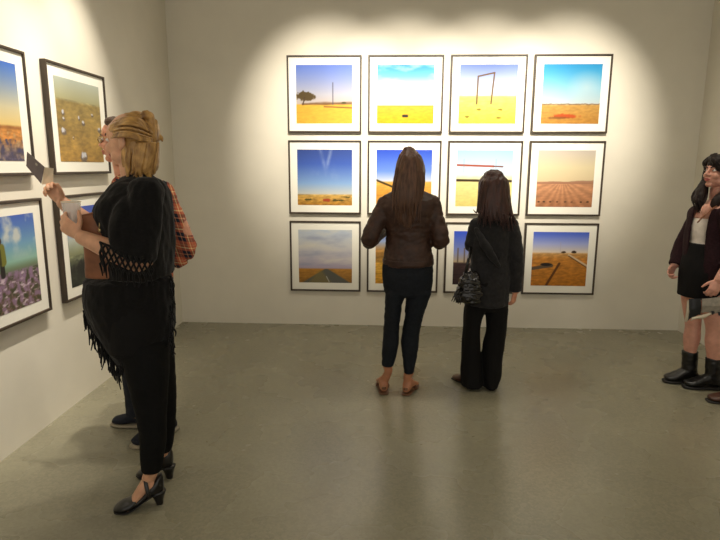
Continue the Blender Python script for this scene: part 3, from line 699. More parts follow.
# ---------------- blonde woman in the fringed shawl
def blonde_woman():
    Y = -3.01; YN = -3.12; YF = -2.90
    root = thing('person', 'blonde woman with twisted-up hair in a long black fringed shawl and heels', 'person', (-.17, Y, 0))
    trunk = [H(112, 167, 300, Y, .18), H(111, 168, 284, Y, .185), H(115, 166, 266, Y, .165), H(117, 165, 248, Y, .15), H(111, 167, 228, Y, .16), H(110, 168, 210, Y, .18), H(114, 165, 195, Y, .19), H(120, 157, 184, Y, .13), H(124, 150, 177, Y, .07)]
    legN = [H(121, 168, 340, Y-.05, .12), H(128, 168, 375, YN+.02, .10), H(134, 166.5, 402, YN+.01, .075), H(138.5, 166, 425, YN, .06), H(140, 166, 440, YN, .06), H(141, 163.5, 457, YN, .052), H(142, 160.8, 471, YN, .04)]
    legF = [H(125, 172, 340, Y+.06, .12), H(135, 174.5, 375, YF-.02, .10), H(145, 175.6, 402, YF, .078), H(149, 175, 422, YF, .062), H(151, 173.5, 438, YF, .055), H(154, 171, 451, YF, .042)]
    k = Vol(); k.loft(legN, ends=(.3, .05), n=24); k.loft(legF, ends=(.3, .05), n=24)
    k.solid('tights', MT['tights'], root, .006, 4, wr(.002, (20, 20, 30), 3))
    # body
    k = Vol(); f = V((-.93, .36, .02)); hc = W(128, 141, Y)
    T, r, fd, u = head(k, hc, f, s=1.02, ears=False)
    k.ell(T(.078, -.02, -.006), (.008, .017, .031), r, fd, u); k.ell(T(-.083, -.052, -.004), (.010, .017, .031), r, fd, u); k.ell(T(-.084, -.046, -.028), (.008, .010, .012), r, fd, u)
    k.tube([W(137, 186, Y+.0), W(133, 168, Y+.0), W(131, 156, Y)], [.062, .056, .056], n=18)
    k.loft(scl(trunk, .9), ends=(.3, .3)); k.loft(scl(legN, .92), ends=(.3, .2)); k.loft(scl(legF, .92), ends=(.3, .2))
    hN, tN = FL(161.5, 503), FL(115.5, 512); hF, tF = FL(171, 477.5), FL(139, 475.0)
    LIFT = .062
    for h, t, st in ((hN, tN, legN), (hF, tF, legF)):
        ff = (t-h).normalized(); foot(k, h+ff*.012, t-ff*.012, lift=LIFT, w=.040)
        k.tube([st[-1][0], h+ff*.05+V((0, 0, LIFT+.075))], [.032, .031], n=16)
    # near arm folded forward over the clutch, far arm raised with the card
    shN, elN, haN = W(146, 192, Y-.17), W(140, 262, Y-.235), W(80, 236.5, Y-.235)
    wrN = elN.lerp(haN, .98)
    k.tube([shN, shN.lerp(elN, .5), elN+V((.01, 0, .01)), elN.lerp(wrN, .3), elN.lerp(wrN, .7), wrN], [.048, .045, .045, .047, .038, .029], n=18)
    dN = V((-.80, .10, .58)).normalized()
    hand(k, wrN+dN*.01, dN, V((.12, 1, .1)), V((.3, 0, 1)), curl=((.5, .85, .5), (.55, .85, .5), (.6, .9, .5), (.65, .9, .5)), s=.92, thumb=(.45, .8, .45))
    shF, elF, wrF = W(130, 194, Y+.17), W(100, 233, Y+.13), W(62.5, 202.5, Y+.08)
    k.tube([shF, shF.lerp(elF, .5), elF, elF.lerp(wrF, .35), wrF], [.052, .048, .045, .044, .029], n=18)
    dF = (W(50, 187, Y+.06)-wrF).normalized()
    hand(k, wrF, dF, V((-.25, -.75, .55)), V((.55, -.1, 1)), curl=((.85, 1.1, .5), (.9, 1.1, .5), (1.0, 1.1, .5), (1.05, 1.1, .5)), s=.88, thumb=(.75, .55, .5))
    k.solid('body', MT['skin'], root, .004, 3)
    face_parts(T, r, fd, u, root, MT['man_hair'])
    heel_shoe(root, V((hN.x, hN.y, 0)), V((tN.x, tN.y, 0)), LIFT); heel_shoe(root, V((hF.x, hF.y, 0)), V((tF.x, tF.y, 0)), LIFT)
    # dress under the shawl
    k = Vol(); k.loft([H(113, 170, 345, Y, .185), H(111, 171, 320, Y, .19)]+[(c, a*.97, b*.95) for c, a, b in trunk[:7]], ends=(.08, .3)); k.solid('dress', MT['black'], root, .007, 4, wr(.004, (10, 10, 12), 1))
    # shawl: upper cape over the shoulders and the hanging long end
    k = Vol()
    k.loft([H(112, 171, 274, Y-.0, .195), H(113, 171, 264, Y-.0, .205), H(112, 170.8, 245, Y, .215), H(109, 169.8, 228, Y, .225), H(100, 169, 213, Y, .228), H(103, 167.5, 203, Y, .225), H(111, 165.5, 193, Y, .205), H(119.5, 160.5, 183, Y, .155), H(126.5, 151, 175.5, Y, .085)], per=6, n=44, ends=(.06, .25))
    for a_, b_, r_ in ((shN, elN, .068),): k.tube([a_+V((0, .012, .004)), a_.lerp(b_, .35), a_.lerp(b_, .7), b_+V((.006, .0, .018))], [.074, .070, .067, .062], n=20, ends=(.8, .5))
    k.tube([W(132, 196, Y-.13), W(127, 216, Y-.20), W(126, 234, Y-.225), W(129, 249, Y-.235)], [.045, .066, .072, .06], n=20)
    def ds(p, a=wr(.008, (15, 15, 5), 2), b=wr(.003, (40, 40, 18), 5)): return a(p)+b(p)
    sw = k.solid('shawl', MT['knit'], root, .006, 9, ds)
    k = Vol()
    def slant(u1, u2, v1, v2, y, ry):
        a, b = W(u1, v1, y), W(u2, v2, y); return ((a+b)/2, (b-a)/2, V((0, ry, 0)))
    k.loft([slant(121, 170, 362, 340, Y-.03, .12), slant(112, 172, 350, 332, Y-.02, .15), slant(103, 173, 335, 322, Y-.01, .17), slant(94, 172.5, 319, 310, Y, .18), slant(88, 172, 305, 299, Y, .185), slant(87, 171.2, 291, 287, Y, .185), slant(87.5, 171, 279, 278, Y, .18)], per=6, n=44, ends=(.05, .1))
    k.solid('shawl_end', MT['knit'], root, .006, 3, ds)
    rnd = random.Random(11)
    def fringe(name, roots, lo, hi, drift, m='knit'):
        kk = Vol()
        for p in roots:
            L = rnd.uniform(lo, hi); q = [V(p)]
            dx, dy = rnd.uniform(-.012, .012)+drift, rnd.uniform(-.012, .012)
            for t in (.33, .66, 1): q.append(V(p)+V((dx*t+rnd.uniform(-.006, .006), dy*t+rnd.uniform(-.006, .006), -L*t)))
            kk.tube(q, [.0045, .004, .0036, .0022], per=3, n=6, ends=(.3, .5))
        o_ = kk.build(name, MT[m], sw, root.location); o_['kind'] = 'stuff'
    SE = [slant(121, 170, 362, 340, Y-.03, .12), slant(112, 172, 350, 332, Y-.02, .15), slant(103, 173, 335, 322, Y-.01, .17), slant(94, 172.5, 319, 310, Y, .18), slant(88, 172, 305, 299, Y, .185)]
    def on(tt, th):
        i = min(int(tt), 3); q = tt-i; c, a, b = [SE[i][m].lerp(SE[i+1][m], q) for m in range(3)]
        return c+a*math.cos(th)*1.0+b*math.sin(th)*1.0
    fringe('long_fringe', [on(t, math.pi+rnd.uniform(-.35, .55)) for t in np.linspace(0, 3.9, 84)], .06, .125, .004)
    fringe('hem_fringe', [on(.0, th)+V((0, 0, .012)) for th in np.linspace(math.pi, 2*math.pi, 46)], .04, .075, 0)
    rs = [W(171.5+rnd.uniform(-2, 1.0), v_, Y+rnd.uniform(-.1, .05)) for v_ in np.linspace(276, 345, 34)]
    fringe('back_fringe', rs, .04, .075, .006)
    # knotted lattice and tassels hanging over the forearm
    k = Vol(); rows = 4; cols = 10
    def node(i, j):
        u_ = 100+(i+.5*(j % 2))*5.6; top = np.interp(u_, (97, 112, 125, 140, 156), (241, 247, 252, 254, 254))
        return W(u_, top+j*5.4, Y-.300+max(0, u_-143)*.006+(.022 if j == 0 else 0)+(.012 if j == rows else 0))
    for j in range(rows):
        for i in range(cols):
            for i2 in ((i, i-1) if j % 2 == 0 else (i, i+1)):
                if 0 <= i2 < cols: k.tube([node(i, j), node(i2, j+1)], .0042, per=2, n=6)
    k.tube([node(i, 0) for i in range(cols)], .005, per=2, n=6)
    for p in [node(i, rows) for i in range(cols)]+[node(0, j) for j in range(rows)]:
        L = rnd.uniform(.03, .06); k.tube([p, p+V((rnd.uniform(-.006, .006), 0, -L*.5)), p+V((rnd.uniform(-.01, .01), 0, -L))], [.0045, .004, .0022], per=3, n=6)
    lo_ = k.build('lattice_fringe', MT['knit'], sw, root.location); lo_['kind'] = 'stuff'
    # hair
    k = Vol()
    k.loft([H(127, 154, 174, Y+.0, .05), H(124.5, 157, 166, Y, .078), H(124, 157.3, 155, Y+.0, .088), H(122.5, 157, 144, Y, .09), H(115, 155.5, 136, Y+.0, .092), H(111, 155, 129, Y, .09), H(114, 153, 123, Y, .08), H(122, 147, 118.5, Y, .05)], per=6, n=40, ends=(.15, .6))
    hb = k.solid('hair', MT['blonde'], root, .0042, 3, lambda p, a=strands(.005, (10, 50, 60), 2), b=strands(.005, (60, 60, 6), 4), zc=W(130, 143, Y).z: a(p) if p.z > zc else b(p))
    k = Vol()
    for i in range(30):                        # strands swept back from the face to the twist
        t = rnd.uniform(0, 1); v0 = 119+t*17; sd = rnd.choice((-1, -1, -1, 1)); yb = .045+.06*math.sin(t*1.5)
        k.tube([W(113.5-2*t+rnd.uniform(-1, 2), v0+2, Y+sd*yb*.85), W(126, v0-2+t*2, Y+sd*(yb+.028)), W(140, v0+t*4, Y+sd*(yb+.024)), W(152, 128+t*14, Y+sd*yb*.6)], [.003, .006, .006, .004], per=5, n=6)
    for i in range(34):                        # loose lower lengths
        t = rnd.uniform(0, 1); u0 = 125.5+t*31; sd = rnd.choice((-1, -1, 1)); yb = .098*math.sqrt(max(.05, 1-((u0-139)/22)**2))
        k.tube([W(u0+2, 143, Y+sd*yb), W(u0+rnd.uniform(-1, 1), 158, Y+sd*yb*1.02), W(u0-1+rnd.uniform(-2, 2), 171, Y+sd*yb*.95), W(u0-1+rnd.uniform(-2.5, 2.5), rnd.uniform(172, 184), Y+sd*yb*.85)], [.005, .0085, .007, .0012], per=4, n=6)
    k.build('strands', MT['blonde'], hb, root.location)
    k = Vol()                                  # twist at the back of the head
    c0 = W(151, 131, Y-.01)
    for i in range(9):
        a0 = i*.7; ctr = c0+V((rnd.uniform(-.014, .004), rnd.uniform(-.03, .03), rnd.uniform(-.05, .055))); rr = rnd.uniform(.020, .028)
        ax = V((rnd.uniform(-.4, .4), 1, rnd.uniform(-.6, .6))).normalized(); e1 = ax.orthogonal().normalized(); e2 = ax.cross(e1)
        k.tube([ctr+e1*rr*math.cos(a0+q)+e2*rr*math.sin(a0+q)+ax*(q*.007-.015) for q in np.linspace(0, 5.2, 9)], [.005, .010, .012, .013, .013, .012, .011, .009, .004], per=3, n=9)
    k.ell(c0+V((0, .01, -.005)), (.030, .055, .062))
    tw = k.solid('hair_twist', MT['blonde'], hb, .0035, 1, strands(.002, (60, 60, 60), 2), org=root.location)

    # what she carries
    BY = Y-.15
    clutch = thing('clutch_bag', 'large tan leather clutch tucked under the blonde woman\'s arm', 'clutch bag', W(98, 277, BY))
    k = Vol()
    k.loft([slant(86.6, 114, 277.5, 278, BY, .022), slant(86.2, 115, 268, 268, BY, .03), slant(86, 116, 250, 250, BY, .036), slant(83, 115.5, 234, 232, BY, .036), slant(78.5, 113.5, 222, 217, BY, .03), slant(78, 110.5, 215.5, 209.5, BY, .014)], per=6, n=36, ends=(.15, .15), ex=4)
    bd = k.solid('bag_body', MT['tan'], clutch, .005, 2, wr(.004, (14, 14, 14), 3))
    k = Vol(); k.tube([W(79, 216, BY-.012), W(94, 213, BY-.018), W(109.5, 209.5, BY-.012)], .0035, n=8); k.build('zip', MT['tan'], clutch)
    k = Vol(); a = W(99.5, 219, BY-.042); k.tube([a, a+V((.002, -.004, -.02)), a+V((-.002, -.004, -.04))], [.004, .0055, .004], flat=.5); k.ell(a+V((-.002, -.004, -.047)), (.006, .004, .009)); k.build('zip_pull', MT['metal'], clutch)
    # clear plastic cup in the near hand
    cc = wrN+dN*.085+V((.002, .055, .040))
    cup = thing('plastic_cup', 'clear plastic cup held in the blonde woman\'s nearer hand', 'cup', cc-V((0, 0, .045)))
    b0 = V(cup.location); k = Vol(); prof = [(.0, 0), (.027, 0), (.0285, .002), (.037, .092), (.0378, .094), (.0362, .094), (.0274, .0035), (.0, .0035)]
    rs = [[b0+V((max(r_, 1e-4)*math.cos(2*math.pi*j/32), max(r_, 1e-4)*math.sin(2*math.pi*j/32), z)) for j in range(32)] for r_, z in prof]
    k.rings(rs, cap=True); k.build('cup_wall', MT['cup'], cup)
    k = Vol(); k.tube([b0+V((.0382*math.cos(a), .0382*math.sin(a), .0945)) for a in np.linspace(0, 2*math.pi, 25)], .0016, per=1, n=6); k.build('rim', MT['paper'], cup)
    # folded card in the raised hand
    YC = Y+.055
    card = thing('folded_card', 'dark purple-grey folded card held up in the blonde woman\'s raised hand', 'card', W(44, 178, YC))
    def sheet(nm, q, m, dy0, dy1, th=.0022):
        a, b, c, d = [W(*p, YC) for p in q]; b = b+V((0, dy1, 0)); c = c+V((0, dy1, 0)); a = a+V((0, dy0, 0)); d = d+V((0, dy0, 0))
        n_ = (b-a).cross(d-a).normalized()*th; kk = Vol()
        kk.v = [tuple(p) for p in (a, b, c, d, a+n_, b+n_, c+n_, d+n_)]; kk.f = [(3, 2, 1, 0), (4, 5, 6, 7), (0, 1, 5, 4), (1, 2, 6, 5), (2, 3, 7, 6), (3, 0, 4, 7)]
        o = kk.build(nm, m, card, smooth=False); o.data.validate(); return o
    sheet('cover', ((27, 151.8), (46.8, 166.8), (43.6, 183.5), (26.2, 166)), MT['card'], .0, -.02)
    sheet('inner_leaf', ((46.6, 167), (51.0, 168.5), (50.5, 183), (44.5, 184.5)), MT['paper'], -.018, .02)
    sheet('printed_mark', ((37.2, 162.8), (39.6, 164.5), (39.2, 166.3), (36.9, 164.6)), MT['paper_grey'], -.0125, -.015)

# ---------------- man in the plaid shirt
def plaid_man():
    Y = -2.46; YA = Y-.215
    root = thing('person', 'man in orange and navy plaid shirt standing behind the blonde woman', 'person', (-.40, Y, 0))
    trunk = [H(116, 171, 282, Y, .17), H(116, 171, 262, Y, .17), H(112, 170, 240, Y, .175), H(106, 169, 220, Y, .19), H(105, 167, 203, Y, .205), H(111, 164, 191, Y, .19), H(119, 156, 182, Y, .12), H(124, 148, 176, Y, .07)]
    hips = [H(118, 171, 305, Y, .165), H(117, 171, 290, Y, .17), H(117, 171, 276, Y, .165)]
    legN = [H(128, 172, 305, Y-.06, .10), H(132, 173, 330, Y-.06, .092), H(139, 174, 360, Y-.04, .078), H(146, 175, 390, Y+.0, .066), H(150, 175.5, 412, Y+.03, .062), H(152, 175.5, 427, Y+.05, .06)]
    legF = [H(118, 160, 305, Y+.08, .10), H(119, 155, 330, Y+.1, .092), H(121, 151, 360, Y+.12, .076), H(124, 149, 385, Y+.13, .064), H(126, 149, 404, Y+.14, .06), H(127, 149.5, 414, Y+.15, .06)]
    k = Vol(); k.loft(hips, ends=(.3, .2)); k.loft(legN, ends=(.4, .05)); k.loft(legF, ends=(.4, .05))
    k.solid('trousers', MT['navy'], root, .007, 4, wr(.004, (14, 14, 20), 6))
    shN, elN = W(159, 192, YA+.02), W(184, 246, YA-.02); wrN = W(152, 270, YA-.02)
    shF, elF = W(128, 194, Y+.2), W(122, 245, Y+.25); wrF = W(116, 272, Y+.2)
    k = Vol(); k.loft(trunk, ends=(.05, .3))
    k.tube([shN, shN.lerp(elN, .4), elN.lerp(shN, .2), elN+V((0, 0, -.01)), elN.lerp(wrN, .4), wrN], [.074, .068, .064, .062, .056, .050], n=20, ends=(.8, .1))
    k.tube([shF, shF.lerp(elF, .5), elF, wrF], [.07, .064, .06, .05], n=18, ends=(.8, .1))
    def dsh(p, a=wr(.008, (12, 12, 20), 8), b=wr(.003, (30, 30, 40), 3)): return a(p)+b(p)
    sh = k.solid('shirt', MT['plaid'], root, .006, 3, dsh)
    k = Vol(); k.tube([W(111, 188, Y-.06), W(116, 181, Y-.075), W(126, 176, Y-.08), W(140, 174, Y-.07)], [.012, .02, .022, .015], flat=.5, hint=(0, 0, 1)); k.build('collar', MT['plaid'], sh, root.location)
    k = Vol(); k.tube([elN.lerp(wrN, .10)+V((0, -.01, -.03)), elN.lerp(wrN, .32)+V((0, -.01, -.026))], [.058, .056], n=18, ends=(.1, .1)); k.build('rolled_cuff', MT['plaid'], sh, root.location)
    k = Vol(); f = V((-.985, -.03, .0)); hc = W(121.5, 140, Y)
    T, r, fd, u = head(k, hc, f, s=1.06)
    k.tube([W(130, 186, Y), W(124, 160, Y)], [.066, .062], n=18)
    k.loft(scl(trunk, .88), ends=(.3, .3)); k.loft(scl(hips, .88), ends=(.3, .3))
    shoes = []
    for st, tp in ((legN, FL(134.5, 448.5)), (legF, FL(114.5, 424.5))):
        c = st[-1][0]; t = V((tp.x, tp.y, 0)); f0 = (t-V((c.x, c.y, 0))).normalized(); h = t-f0*.28
        k.loft(scl(st, .85), ends=(.3, .2)); k.tube([c, h+f0*.07+V((0, 0, .09))], [.045, .042], n=14); foot(k, h+f0*.012+V((0, 0, .02)), t-f0*.012+V((0, 0, .02))); shoes.append((h, t, f0))
    k.tube([shN, elN, wrN], [.055, .05, .04]); k.tube([shF, elF, wrF], [.05, .048, .038])
    for w_, e in ((wrN, elN), (wrF, elF)): hand(k, w_+(w_-e).normalized()*.02, w_-e, V((0, 1, -.2)) if w_ is wrN else V((.3, -1, -.2)), V((-.3, 0, 1)), curl=((.4, .7, .4),)*4, s=1.0)
    k.solid('body', MT['skin_pink'], root, .0045, 3)
    face_parts(T, r, fd, u, root, MT['man_hair'])
    k = Vol()
    k.ell(T(0, -.02, .045), (.081, .098, .078), r, fd, u); k.ell(T(0, .034, .086), (.058, .045, .03), r, fd, u); k.ell(T(0, -.058, -.005), (.070, .045, .06), r, fd, u)
    k.solid('hair', MT['man_hair'], root, .0045, 2, strands(.003, (60, 60, 30), 2))
    gl = Vol()
    for q in (-1, 1): gl.tube([T(q*.031+.022*math.cos(a), .098-.006*abs(q*.031+.022*math.cos(a))/.05, .0+.017*math.sin(a)) for a in np.linspace(0, 2*math.pi, 15)], .0017, per=2, n=6); gl.tube([T(q*.053, .094, .006), T(q*.074, .04, .008), T(q*.078, -.005, .0)], .0017, n=6)
    gl.tube([T(-.010, .099, .003), T(0, .106, .005), T(.010, .099, .003)], .0016, n=6); gs = gl.build('spectacles', MT['metal'], root)
    for q in (-1, 1): lk = Vol(); lk.ell(T(q*.031, .0975, 0), (.0205, .001, .0155), r, fd, u); lk.build('lens', MT['lens'], gs, root.location)
    for h, t, f0 in shoes:
        kk = Vol(); foot(kk, h+V((0, 0, .022)), t+V((0, 0, .022)), grow=.009); s_ = kk.build('sneaker', MT['navy'], root); rr = f0.cross(V((0, 0, 1)))
        kk = Vol(); kk.loft([(h+f0*(.28*q)+V((0, 0, .012)), rr*wd, V((0, 0, .012))) for q, wd in ((-.03, .034), (.15, .043), (.4, .043), (.72, .055), (.9, .05), (1.03, .032))], ends=(.5, .5), ex=3); kk.build('sole', MT['sole'], s_, root.location)

# ---------------- woman in the maroon cardigan at the right edge
def cardigan_woman():
    Y = -1.44
    root = thing('person', 'woman in dark cardigan, black skirt and ankle boots at the right edge', 'person', (3.23, Y, 0))
    fw = V((-.86, -.5, 0)).normalized(); sd = V((0, 0, 1)).cross(fw)          # sd: her left
    def S(u1, u2, v, dep, yo=0.0):
        a, b = W(u1, v, Y+yo), W(u2, v, Y+yo); return ((a+b)/2, V(((b.x-a.x)/2, 0, 0)), V((0, dep, 0)))
    trunk = [S(688, 728, 250, .135), S(690, 728, 240, .13), S(690, 730, 228, .14), S(693, 732, 217, .15), S(699, 734, 208, .14), S(709, 728, 201, .08)]
    skirt = [S(679.5, 720.5, 295.5, .15), S(680.5, 723.5, 284, .16), S(682, 727, 268, .165), S(686, 728.5, 252, .145), S(688.5, 728, 243.5, .135)]
    legA = [S(681.5, 702, 294, .08, .06), S(684, 701, 312, .07, .06), S(686, 700, 326, .06, .05), S(684, 699.5, 338, .06, .05), S(684.5, 696, 350, .048, .045), S(685, 695.5, 362, .042, .045)]
    legB = [S(700, 724, 294, .08, -.07), S(703, 724, 314, .07, -.07), S(706.5, 723.5, 330, .06, -.07), S(705.5, 724, 342, .06, -.07), S(707, 722, 355, .048, -.07), S(707.5, 721.5, 368, .042, -.07)]
    k = Vol(); k.loft(skirt, ends=(.05, .1), n=32); k.solid('skirt', MT['black'], root, .006, 3, wr(.003, (14, 14, 10), 4))
    k = Vol(); k.loft([(c, a*q, b*q) for (c, a, b), q in zip(trunk[:4]+[(trunk[4][0]+V((.0, .0, -.004)), trunk[4][1], trunk[4][2])], (.93, .93, .93, .94, .90))], ends=(.1, .2), n=32); k.solid('top', MT['white'], root, .006, 4, wr(.003, (16, 16, 16), 4))
    k = Vol(); hc = W(719.5, 172.3, Y); f = V((-.96, -.27, .12))
    T, r, fd, u = head(k, hc, f, s=1.0)
    k.tube([W(717, 207, Y), W(718, 190, Y)], [.055, .05], n=18)
    k.loft([(trunk[3][0]+V((-.01, -.005, 0)), trunk[3][1]*.9, trunk[3][2]*.9), (trunk[4][0]+V((-.012, -.02, .004)), trunk[4][1]*.92, trunk[4][2]*.95), trunk[5]], ends=(.2, .3))
    k.ell(W(706, 211, Y-.11), (.034, .026, .050))
    k.loft(scl(trunk[:3], .85), ends=(.3, .3)); k.loft(scl(skirt, .86), ends=(.2, .2))
    boots = []
    for st, hp, tp in ((legA, FL(696.5, 382.5), FL(664.5, 382.0)), (legB, FL(720.5, 389.5), FL(684, 387.5))):
        k.loft(st, ends=(.3, .3), n=22); h = V((hp.x, hp.y, 0)); t = V((tp.x, tp.y, 0)); f0 = (t-h).normalized(); t = h+f0*min((t-h).length, .26)
        boots.append((st, h, t, f0))
    shA, elA, wrA = W(699.5, 213, Y+.12), W(683, 244, Y+.15), W(674.5, 265, Y+.10); haA = W(667.5, 278, Y+.06)
    shB, elB, wrB = W(727, 214, Y-.17), W(733, 254, Y-.21), W(719, 280, Y-.24)
    k.tube([shA, elA, wrA], [.042, .04, .03], n=14); k.tube([shB, elB, wrB], [.044, .042, .031], n=14)
    hand(k, wrA, haA-wrA, V((.2, -.8, -.3)), V((-.8, 0, .3)), curl=((.7, .9, .5), (.75, .95, .5), (.8, .95, .5), (.85, .95, .5)), s=.95)
    dB = V((-.45, -.08, -1)); hand(k, wrB, dB, V((.25, .95, 0)), V((-1, 0, .2)), curl=((.5, .8, .5),)*4, s=.95)
    k.solid('body', MT['skin_fair'], root, .0042, 3)
    face_parts(T, r, fd, u, root, MT['black_hair'])
    # open cardigan: sleeves and two fronts
    k = Vol()
    k.tube([shA+V((.01, 0, .01)), elA, wrA+V((.004, 0, .0))], [.062, .056, .046], n=18, ends=(.8, .08)); k.tube([shB+V((0, 0, .01)), elB, elB.lerp(wrB, .55)], [.064, .058, .05], n=18, ends=(.8, .08))
    c = [(717.5, 203, .05), (714, 209, .16), (711, 222, .165), (709, 240, .165), (708, 262, .18), (708, 276, .185)]
    for side, a0, a1 in ((0, 95, 186), (1, -130, 95)):                    # angles round the trunk, opening at the front-left
        rs = []
        for uc, vc, dp in c:
            cc = W(uc, vc, Y); hw = (W(uc+20.5+(vc-203)*.05, vc, Y)-cc).x*(.5 if vc < 205 else 1.0)
            pr = []
            for kk_, rad in ((0, 1.0), (1, .90)):
                an = np.linspace(a0, a1, 16) if kk_ == 0 else np.linspace(a1, a0, 16)
                pr += [cc+V((math.cos(math.radians(q-0))*hw*rad, math.sin(math.radians(q))*dp*rad, 0)) for q in an]
            rs.append(pr)
        dat = [np.array([list(p) for p in rr_]).ravel() for rr_ in rs]
        rs = [[V(x) for x in d.reshape(-1, 3)] for d in cat_rom(dat, 5)]
        if True: k.rings(rs)
    k.solid('cardigan', MT['maroon'], root, .006, 3, wr(.005, (12, 12, 9), 4))
    k = Vol(); k.tube([W(722, 203, Y-.07), W(713, 208.5, Y-.15), W(704, 216, Y-.165), W(697.5, 222.5, Y-.135)], .005, n=8); k.build('necklace_cord', MT['tan'], root)
    for st, h, t, f0 in boots:
        rr = f0.cross(V((0, 0, 1))); c0 = st[4][0]
        top = V((c0.x, c0.y, W(690, 351 if st is legA else 357.5, c0.y).z))
        kk = Vol(); foot(kk, h+V((0, 0, .026)), t+V((0, 0, .026)), grow=.008)
        an = h+f0*.055
        kk.loft([(an+V((0, 0, .05)), rr*.042, f0*.056), (an.lerp(V((top.x, top.y, 0)), .5)+V((0, 0, .12)), rr*.046, f0*.054), (top, rr*.052, f0*.056)], per=5, n=24, ends=(.2, .06))
        b_ = kk.solid('boot', MT['boot'], root, .005, 3, wr(.003, (30, 30, 40), 2))
        kk = Vol(); kk.loft([(h+f0*((t-h).length*q)+V((0, 0, .012)), rr*wd, V((0, 0, .012))) for q, wd in ((-.03, .032), (.15, .041), (.4, .04), (.72, .052), (.9, .047), (1.03, .03))], ends=(.4, .4), ex=3); kk.build('sole', MT['darksole'], b_, root.location)
        kk = Vol(); kk.box((-.03, -.03, 0), (.03, .03, .02)); 
    # hair with a fringe, falling over both shoulders
    k = Vol(); k.ell(T(0, -.020, .045), (.088, .102, .084), r, fd, u); k.ell(T(0, -.07, -.03), (.078, .05, .09), r, fd, u); k.ell(T(0, .045, .075), (.074, .056, .042), r, fd, u); k.ell(T(-.012, .066, .052), (.06, .032, .034), r, fd, u); k.ell(T(-.045, .05, .04), (.036, .04, .045), r, fd, u); k.ell(T(.05, .045, .04), (.034, .04, .045), r, fd, u)
    k.tube([T(.02, .07, .10), T(-.02, .088, .072), T(-.055, .07, .04), T(-.078, .04, .0)], [.02, .02, .018, .014], n=10); k.tube([T(.01, .07, .10), T(.04, .078, .07), T(.068, .055, .035), T(.082, .02, .0)], [.02, .02, .018, .016], n=10)
    hR = [T(.080, .03, .05), T(.084, .012, -.04), W(702.5, 186, Y+.03), W(699.5, 197, Y+.0), W(699.5, 207, Y-.03)]
    k.tube(hR, [.02, .026, .036, .042, .024], n=14, flat=.8); k.tube([T(-.082, .0, .05), T(-.088, -.015, -.06), T(-.088, -.01, -.13), T(-.08, .05, -.2), T(-.075, .06, -.26)], [.02, .028, .034, .034, .018], n=14)
    k.tube([T(0, -.085, .0), T(0, -.1, -.1), T(0, -.1, -.2)], [.05, .05, .03], n=14)
    hb = k.solid('hair', MT['black_hair'], root, .0045, 3, strands(.004, (50, 50, 8), 2))
    k = Vol(); rnd = random.Random(8)
    for i in range(34):
        q = rnd.uniform(-1, 1); dx, dy = rnd.uniform(-.035, .03), rnd.uniform(-.03, .03)
        a = T(.070+dx*.3, .035+dy*.8, .06); b = T(.086+dx*.4, .012+dy, -.05); c_ = W(699.5, 197, Y+.0)+V((dx*1.1, dy, 0)); d = W(699+rnd.uniform(-4, 4), rnd.uniform(201, 214), Y-.04)+V((0, dy, 0))
        k.tube([a, b, c_, d], [.004, .007, .0075, .0015], per=5, n=6)
    for i in range(26):
        x0 = rnd.uniform(-.06, .06); s_ = -1 if x0 < .015 else 1
        k.tube([T(.015+x0*.2, .05, .122), T(x0*.7, .088, .085), T(x0*.9+s_*.012, .092, .055), T(x0+s_*.024, .082-abs(x0)*.35, .026)], [.004, .0065, .006, .002], per=4, n=6)
    k.build('loose_locks', MT['black_hair'], hb, root.location)
    # what she holds
    PY = Y-.25
    pr = thing('folded_programme', 'black and pale grey printed sheets held low by the cardigan woman', 'printed sheets', W(704, 310, PY))
    def leaf(nm, q, m, bend):
        rs = []
        a, b, c_, d = [W(*p[:2], PY+p[2]) for p in q]
        kk = Vol(); n = 8; front = []
        for i in range(n+1):
            t = i/n; top = a.lerp(b, t)+V((0, bend*math.sin(math.pi*t), 0)); bot = d.lerp(c_, t)+V((0, bend*math.sin(math.pi*t)*1.5, .006*math.sin(9*t)))
            front.append([top, top.lerp(bot, .5)+V((0, -.008, 0)), bot])
        rs = [[p+V((0, 0, 0)) for p in col_]+[p+V((0, .003, 0)) for p in col_[::-1]] for col_ in front]
        kk.rings(rs); return kk.build(nm, m, pr, smooth=False)
    leaf('black_sheet', ((689, 299, .03), (701, 299, .0), (700.5, 315, .0), (688, 321, .03)), MT['ink'], .01)
    leaf('white_edge', ((687.3, 301, .036), (689.3, 300, .03), (688.2, 321, .03), (684.4, 322.5, .036)), MT['paper_dim'], .0)
    leaf('grey_sheet', ((702, 299, .0), (726, 296, -.03), (727, 312, -.03), (701.5, 313, .0)), MT['paper_grey'], -.006)
    leaf('folded_hem', ((692, 317.5, -.006), (714, 311.5, -.012), (714, 314.2, -.012), (690.5, 321, -.006)), MT['paper_dim'], -.006)
    for q in ((711.5, 312), (718, 313)): leaf('ink_spot', ((q[0], q[1]-1, -.035), (q[0]+2.6, q[1]-1, -.036), (q[0]+2.6, q[1]+2.4, -.036), (q[0], q[1]+2.4, -.035)), MT['ink'], 0)

long_haired_woman(); dark_jacket_woman(); blonde_woman(); plaid_man(); cardigan_woman()

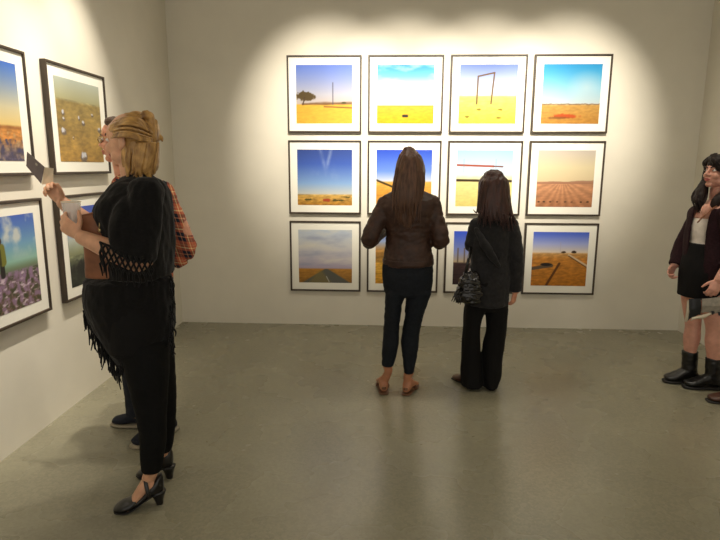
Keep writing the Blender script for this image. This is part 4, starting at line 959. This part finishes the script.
# a passer-by's shoe, cut off by the picture's right edge
so = FL(708, 401.5); so = V((so.x, so.y, 0))
sroot = thing('shoe', 'reddish-brown shoe toe poking in at the lower right edge', 'shoe', so)
k = Vol(); hh = so+V((.27, -.02, .016)); foot(k, hh, so+V((0, 0, .016)), grow=.006); k.build('shoe_upper', MT['brownshoe'], sroot)
f0 = (so-V((hh.x, hh.y, 0))).normalized(); rr = f0.cross(V((0, 0, 1)))
k = Vol(); k.loft([(V((hh.x, hh.y, 0))+f0*(.27*q)+V((0, 0, .009)), rr*wd, V((0, 0, .009))) for q, wd in ((-.03, .033), (.15, .042), (.4, .041), (.72, .053), (.9, .047), (1.03, .03))], ends=(.4, .4), ex=3); k.build('sole', MT['darksole'], sroot)
